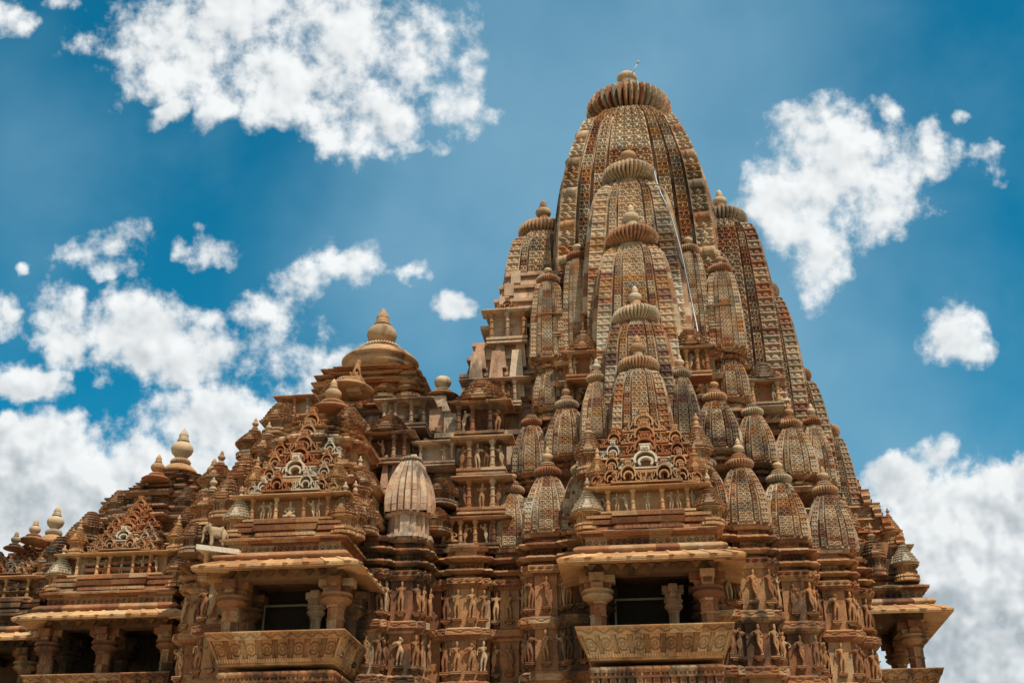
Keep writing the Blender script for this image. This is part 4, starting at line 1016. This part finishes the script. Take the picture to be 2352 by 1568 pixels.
npix(640, 1020, -3.6, .9, .8, (-.4, 0, .4), [(-.2, 5), (.2, 0)], 'second niche down left hall roof', top='tier')
npix(700, 1060, -5.9, .9, .8, (-.4, .4), [(0, 0)], 'the niche behind the left fretwork gable', top=None)

npix(925, 985, -3.5, 1.25, 1.0, (-.58, -.25, .22, .58), [(-.42, 1)], 'panelled niche behind plain squat spire', top=None, mat='plain', dep=.7)
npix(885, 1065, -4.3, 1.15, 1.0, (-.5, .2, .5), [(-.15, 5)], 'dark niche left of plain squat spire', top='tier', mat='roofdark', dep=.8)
npix(1000, 1070, -3.9, 1.0, .8, (-.45, .45), [(.2, 2)], 'niche right of plain squat spire', top=None, mat='plain', dep=.5)
# restored plain spire
m = MB(); bandsx = [(-.82, -.60), (-.52, -.34), (-.26, -.07), (.0, .20), (.28, .46), (.60, .82)]
SPP = MB()
def plainspire(m, hw, h):
    rows = 8
    for (a, b_) in bandsx:
        ys = 1.0 if abs(a+b_) < .5 else (.94 if abs(a+b_) < 1 else .84)
        for r in range(rows):
            t0, t1 = r/rows, (r+1)/rows; w0, w1 = wf_small(t0), wf_small(t1)
            off = random.uniform(-.008, .012); bb = random.random()*.5+.2
            for rot in range(4):
                c, n = [(1, 0), (0, 1), (-1, 0), (0, -1)][rot]
                V = [((x*c-y*n)*hw, (x*n+y*c)*hw, z*h) for (x, y, z) in ((a*w0, -(ys+off)*w0, t0), (b_*w0, -(ys+off)*w0, t0), (b_*w0, 0, t0), (a*w0, 0, t0), (a*w1, -(ys+off)*w1, t1), (b_*w1, -(ys+off)*w1, t1), (b_*w1, 0, t1), (a*w1, 0, t1))]
                m.poly(V, [(3, 2, 1, 0), (4, 5, 6, 7), (0, 1, 5, 4), (1, 2, 6, 5), (2, 3, 7, 6), (3, 0, 4, 7)], bb)
    for r in range(rows):
        t0, t1 = r/rows, (r+1)/rows; m.taper(0, 0, t0*h, t1*h, hw*.76*wf_small(t0), hw*.76*wf_small(t0), hw*.76*wf_small(t1), hw*.76*wf_small(t1))
plainspire(m, .67, 1.50)
pq = P(930, 1190, -4.85)
o = part('restored_spire', m.mesh('restored_spire'), 'plain', (-6.22, -4.85, 11.55), label='squat plain spire rebuilt in uncarved pinkish stone')
m = MB(); m.lathe([(.2, 0), (.28, .04), (.32, .1), (.28, .16), (.15, .2)], 80, ribs=20, amp=.12)
sub('ribbed_disc', m.mesh('ribbed_disc'), 'disc', o, (0, 0, 1.48))
m = MB(); m.sweep(cross3(.60), [S(.10, .0), S(.1, .04), S(.5, -.05), S(.06, .0, .06), S(.06, .02)], 10.75, ds=.2)
part('restored_drum', m.mesh('restored_drum'), 'plain', (-6.22, -4.85, 0))

# ------------------------------------------------------------------ two lower halls at the far left
def small_hall(cx, cy, fy, hw, place, ztop, finial_r, w0, spec, zbase, porch_kw, pill):
    fr = Fr(cx, fy)
    porch(fr, 0.0, hw, place, pillars=pill, mat_par='wall', **porch_kw)
    m = MB(); z = tiers(m, spec, zbase)
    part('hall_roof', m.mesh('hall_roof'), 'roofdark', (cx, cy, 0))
    R = w0*.9
    m = MB(); m.lathe([(R*.9, 0), (R*1.02, .06), (R*1.0, .14), (R*.7, .3), (R*.45, .36)], 48, b=.3)
    o = part('roof_cap', m.mesh('roof_cap', smooth=True), 'gold', (cx, cy, z))
    m = MB(); m.lathe([(R*.4, 0), (R*.56, .05), (R*.6, .12), (R*.5, .2), (R*.3, .22)], 120, ribs=30, amp=.12)
    sub('ribbed_disc', m.mesh('ribbed_disc'), 'disc', o, (0, 0, .34)); sub('pot_finial', POT, 'pot', o, (0, 0, .54), 0, (finial_r,)*3)
    return z
z = small_hall(-14.88, 0, -4.15, 2.45, 'the open left porch', 16.2, .36, .62,
     [(3.3, .45, 'r'), (3.0, .6, 'f'), (2.8, .4, 'r'), (2.5, .6, 'd'), (2.25, .4, 'r'), (1.95, .5, 'f'), (1.6, .4, 'r'), (1.25, .3, 'r'), (1.0, .25, 'r'), (.75, .2, 'r')], 10.75,
     dict(back=3.7, interior=False, gw=1.9, gh=1.75, nw=2.6, niche_cols=(-1.2, -.6, -.25, .45, .95), gdep=1.2, figs=((-1.0, 1), (-.4, 2), (.1, 3), (.7, 0), (1.1, 5))), (-2.1+.35, -.1, 1.75))
for (n, w_, z, s_, h) in ((4, 2.9, 11.0, .75, 1.0), (3, 2.4, 12.0, .7, .9), (3, 1.7, 13.0, .6, .8)):
    for k in range(n):
        t = -1+2*(k+.5)/n; fr = Fr(-14.88, 0)
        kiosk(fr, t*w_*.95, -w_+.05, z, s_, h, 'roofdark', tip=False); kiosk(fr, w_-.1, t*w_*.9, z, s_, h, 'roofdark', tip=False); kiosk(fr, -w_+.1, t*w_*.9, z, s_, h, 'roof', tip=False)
cf(358, 1105, -1.8, .42, .21)
cf(487, 1108, -1.0, .35, .20)
z = small_hall(-18.8, 0, -3.0, 1.9, 'the far left porch', 13.9, .27, .50,
     [(2.2, .4, 'r'), (2.0, .5, 'f'), (1.75, .35, 'r'), (1.45, .3, 'r'), (1.1, .25, 'r'), (.85, .2, 'r'), (.65, .15, 'r')], 10.5,
     dict(back=4.3, interior=False, gw=1.3, gh=1.1, nw=1.6, niche_cols=(-.7, 0, .7), gdep=1.0, figs=((-.35, 1), (.35, 5)), zo=-.25, kio=False), (-1.0, 1.0))
cf(75, 1245, -1.8, .40, .17); cf(32, 1262, -2.2, .3, .14)
fr = Fr(-18.8, 0)
for (n, w_, z, s_, h) in ((3, 1.9, 10.6, .65, .85), (3, 1.45, 11.4, .6, .7)):
    for k in range(n):
        t = -1+2*(k+.5)/n
        kiosk(fr, t*w_*.95, -w_+.05, z, s_, h, 'roofdark', tip=False); kiosk(fr, w_-.1, t*w_*.9, z, s_, h, 'roofdark', tip=False)
# low walls and floors behind the open porches
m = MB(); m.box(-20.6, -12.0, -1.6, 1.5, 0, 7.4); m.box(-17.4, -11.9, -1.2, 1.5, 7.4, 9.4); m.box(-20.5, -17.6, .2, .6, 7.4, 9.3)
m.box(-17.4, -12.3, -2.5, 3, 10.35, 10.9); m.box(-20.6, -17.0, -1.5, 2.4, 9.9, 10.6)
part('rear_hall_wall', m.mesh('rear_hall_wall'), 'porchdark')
# linking roofs
m = MB(); z = m.sweep([(-13.2, -2.3), (-11.6, -2.3), (-11.6, 2), (-13.2, 2)], [S(.4, 0, pat='fig', a=.04, cw=.2)]+RB+[S(.5, -.1)]+RB+[S(.5, -.25, pat='diam', a=.04, cw=.25)]+RB+[S(.4, -.3)], 10.9, ds=.06)
part('link_roof', m.mesh('link_roof'), 'roof')

# ------------------------------------------------------------------ single sculptures and metalwork
EL = elephant(); EL.materials.append(M['statue_pale'])
p = P(497, 1255, -7.9)
o = bpy.data.objects.new('elephant_statue', EL); COL.objects.link(o); o.location = p; o.scale = (.62, .62, .66); o.rotation_euler = (0, .0, .25)
o['label'] = 'white stone elephant standing on a tilted slab at the left corner above the left balcony'; o['category'] = 'elephant statue'
m = MB(); m.hull([(p[0]-.42, p[1]-.22, p[2]-.10), (p[0]+.62, p[1]-.12, p[2]-.24), (p[0]+.62, p[1]+.30, p[2]-.24), (p[0]-.42, p[1]+.22, p[2]-.10)],
                 [(p[0]-.42, p[1]-.22, p[2]+.02), (p[0]+.62, p[1]-.12, p[2]-.12), (p[0]+.62, p[1]+.30, p[2]-.12), (p[0]-.42, p[1]+.22, p[2]+.02)])
part('slab', m.mesh('slab'), 'white')
part('pillar', COLN, 'gold', (p[0]-.22, p[1]+.02, p[2]-.82), 0, (.75, .75, .74))
LI = lion(); LI.materials.append(M['wall'])
p = P(815, 872, -3.2); o = bpy.data.objects.new('lion_statue', LI); COL.objects.link(o); o.location = p; o.scale = (.72, .72, .80); o.rotation_euler = (0, 0, PI+.6)
o['label'] = 'golden brown rampant lion sitting on a round roof cap below the largest pot finial'; o['category'] = 'lion statue'
m = MB(); m.taper(p[0], p[1], p[2]-.45, p[2]+.02, .18, .18, .26, .26); part('lion_bracket', m.mesh('lion_bracket'), 'gold')
# lightning rod on the summit
a = P(1443, 186, -.35); b_ = P(1466, 143, -.6)
m = MB(); m.tube([a, b_], .022, 6); rod = m.mesh('lightning_rod', True); rod.materials.append(M['metal'])
o = bpy.data.objects.new('lightning_rod', rod); COL.objects.link(o); o['label'] = 'thin slanting metal lightning rod on the ribbed disc at the very top'; o['category'] = 'lightning rod'
m = MB(); m.lathe([(.0, -.05), (.04, -.03), (.05, 0), (.04, .03), (0, .05)], 12, b_[0], b_[1], b_[2]); k = m.mesh('ball_tip', True); k.materials.append(M['metal'])
q = bpy.data.objects.new('ball_tip', k); COL.objects.link(q); q.parent = o
# lightning conductor strap, laid on whatever stone it hangs over
bpy.context.view_layer.update(); dg = bpy.context.evaluated_depsgraph_get()
pts = []
for (px, py) in ((1503, 395), (1508, 420), (1516, 445), (1530, 470), (1541, 495), (1548, 520), (1556, 548), (1564, 575), (1570, 605), (1577, 640), (1584, 675), (1592, 710), (1600, 745), (1606, 780)):
    d = FWD*FPX+RT*(px-CX)+UPV*(CY-py); d = d/np.linalg.norm(d)
    hit, loc, nor, _, ob, _ = sc.ray_cast(dg, Vector(CAMP), Vector(d))
    if hit: pts.append(Vector(loc)-Vector(d)*.06)
if len(pts) > 2:
    sm = [pts[0]]+[(pts[i-1]+pts[i]*2+pts[i+1])/4 - Vector((0, .05, 0)) for i in range(1, len(pts)-1)]+[pts[-1]]
    m = MB(); m.tube(sm, .02, 5); me = m.mesh('conductor_strap', True); me.materials.append(M['metal'])
    o = bpy.data.objects.new('conductor_strap', me); COL.objects.link(o); o['label'] = 'grey metal conductor strap hanging down the front right of the main tower'; o['category'] = 'cable'

# small weed rooted in the masonry
p = P(1003, 1200, -4.75); m = MB(); r5 = random.Random(5)
for k in range(26):
    a, l = r5.uniform(0, 2*PI), r5.uniform(.06, .15); e_ = r5.uniform(.1, 1.2)
    t_ = Vector((math.cos(a)*math.cos(e_), math.sin(a)*math.cos(e_), math.sin(e_)))*l; q_ = t_.cross(Vector((0, 0, 1))).normalized()*.022; b0 = Vector(p)
    m.poly([b0, b0+t_*.5+q_, b0+t_, b0+t_*.5-q_], [(0, 1, 2, 3)])
me = m.mesh('weed'); me.materials.append(M['leaf']); o = bpy.data.objects.new('weed', me); COL.objects.link(o)
o['label'] = 'small green weed growing from the masonry right of the plain squat spire'; o['category'] = 'plant'
# ------------------------------------------------------------------ ground
def struct(name, m, mat):
    me = m.mesh(name); me.materials.append(M[mat]); o = bpy.data.objects.new(name, me); COL.objects.link(o); o['kind'] = 'structure'; return o
m = MB(); m.poly([(-1500, -1500, -.004), (1500, -1500, -.004), (1500, 1500, -.004), (-1500, 1500, -.004)], [(0, 1, 2, 3)]); struct('ground', m, 'ground')
m = MB(); m.box(-34, 22, -29, 14, 0.0, .25); struct('stone_platform', m, 'pave')
print('objects', len(bpy.data.objects), 'statues', NST[0])
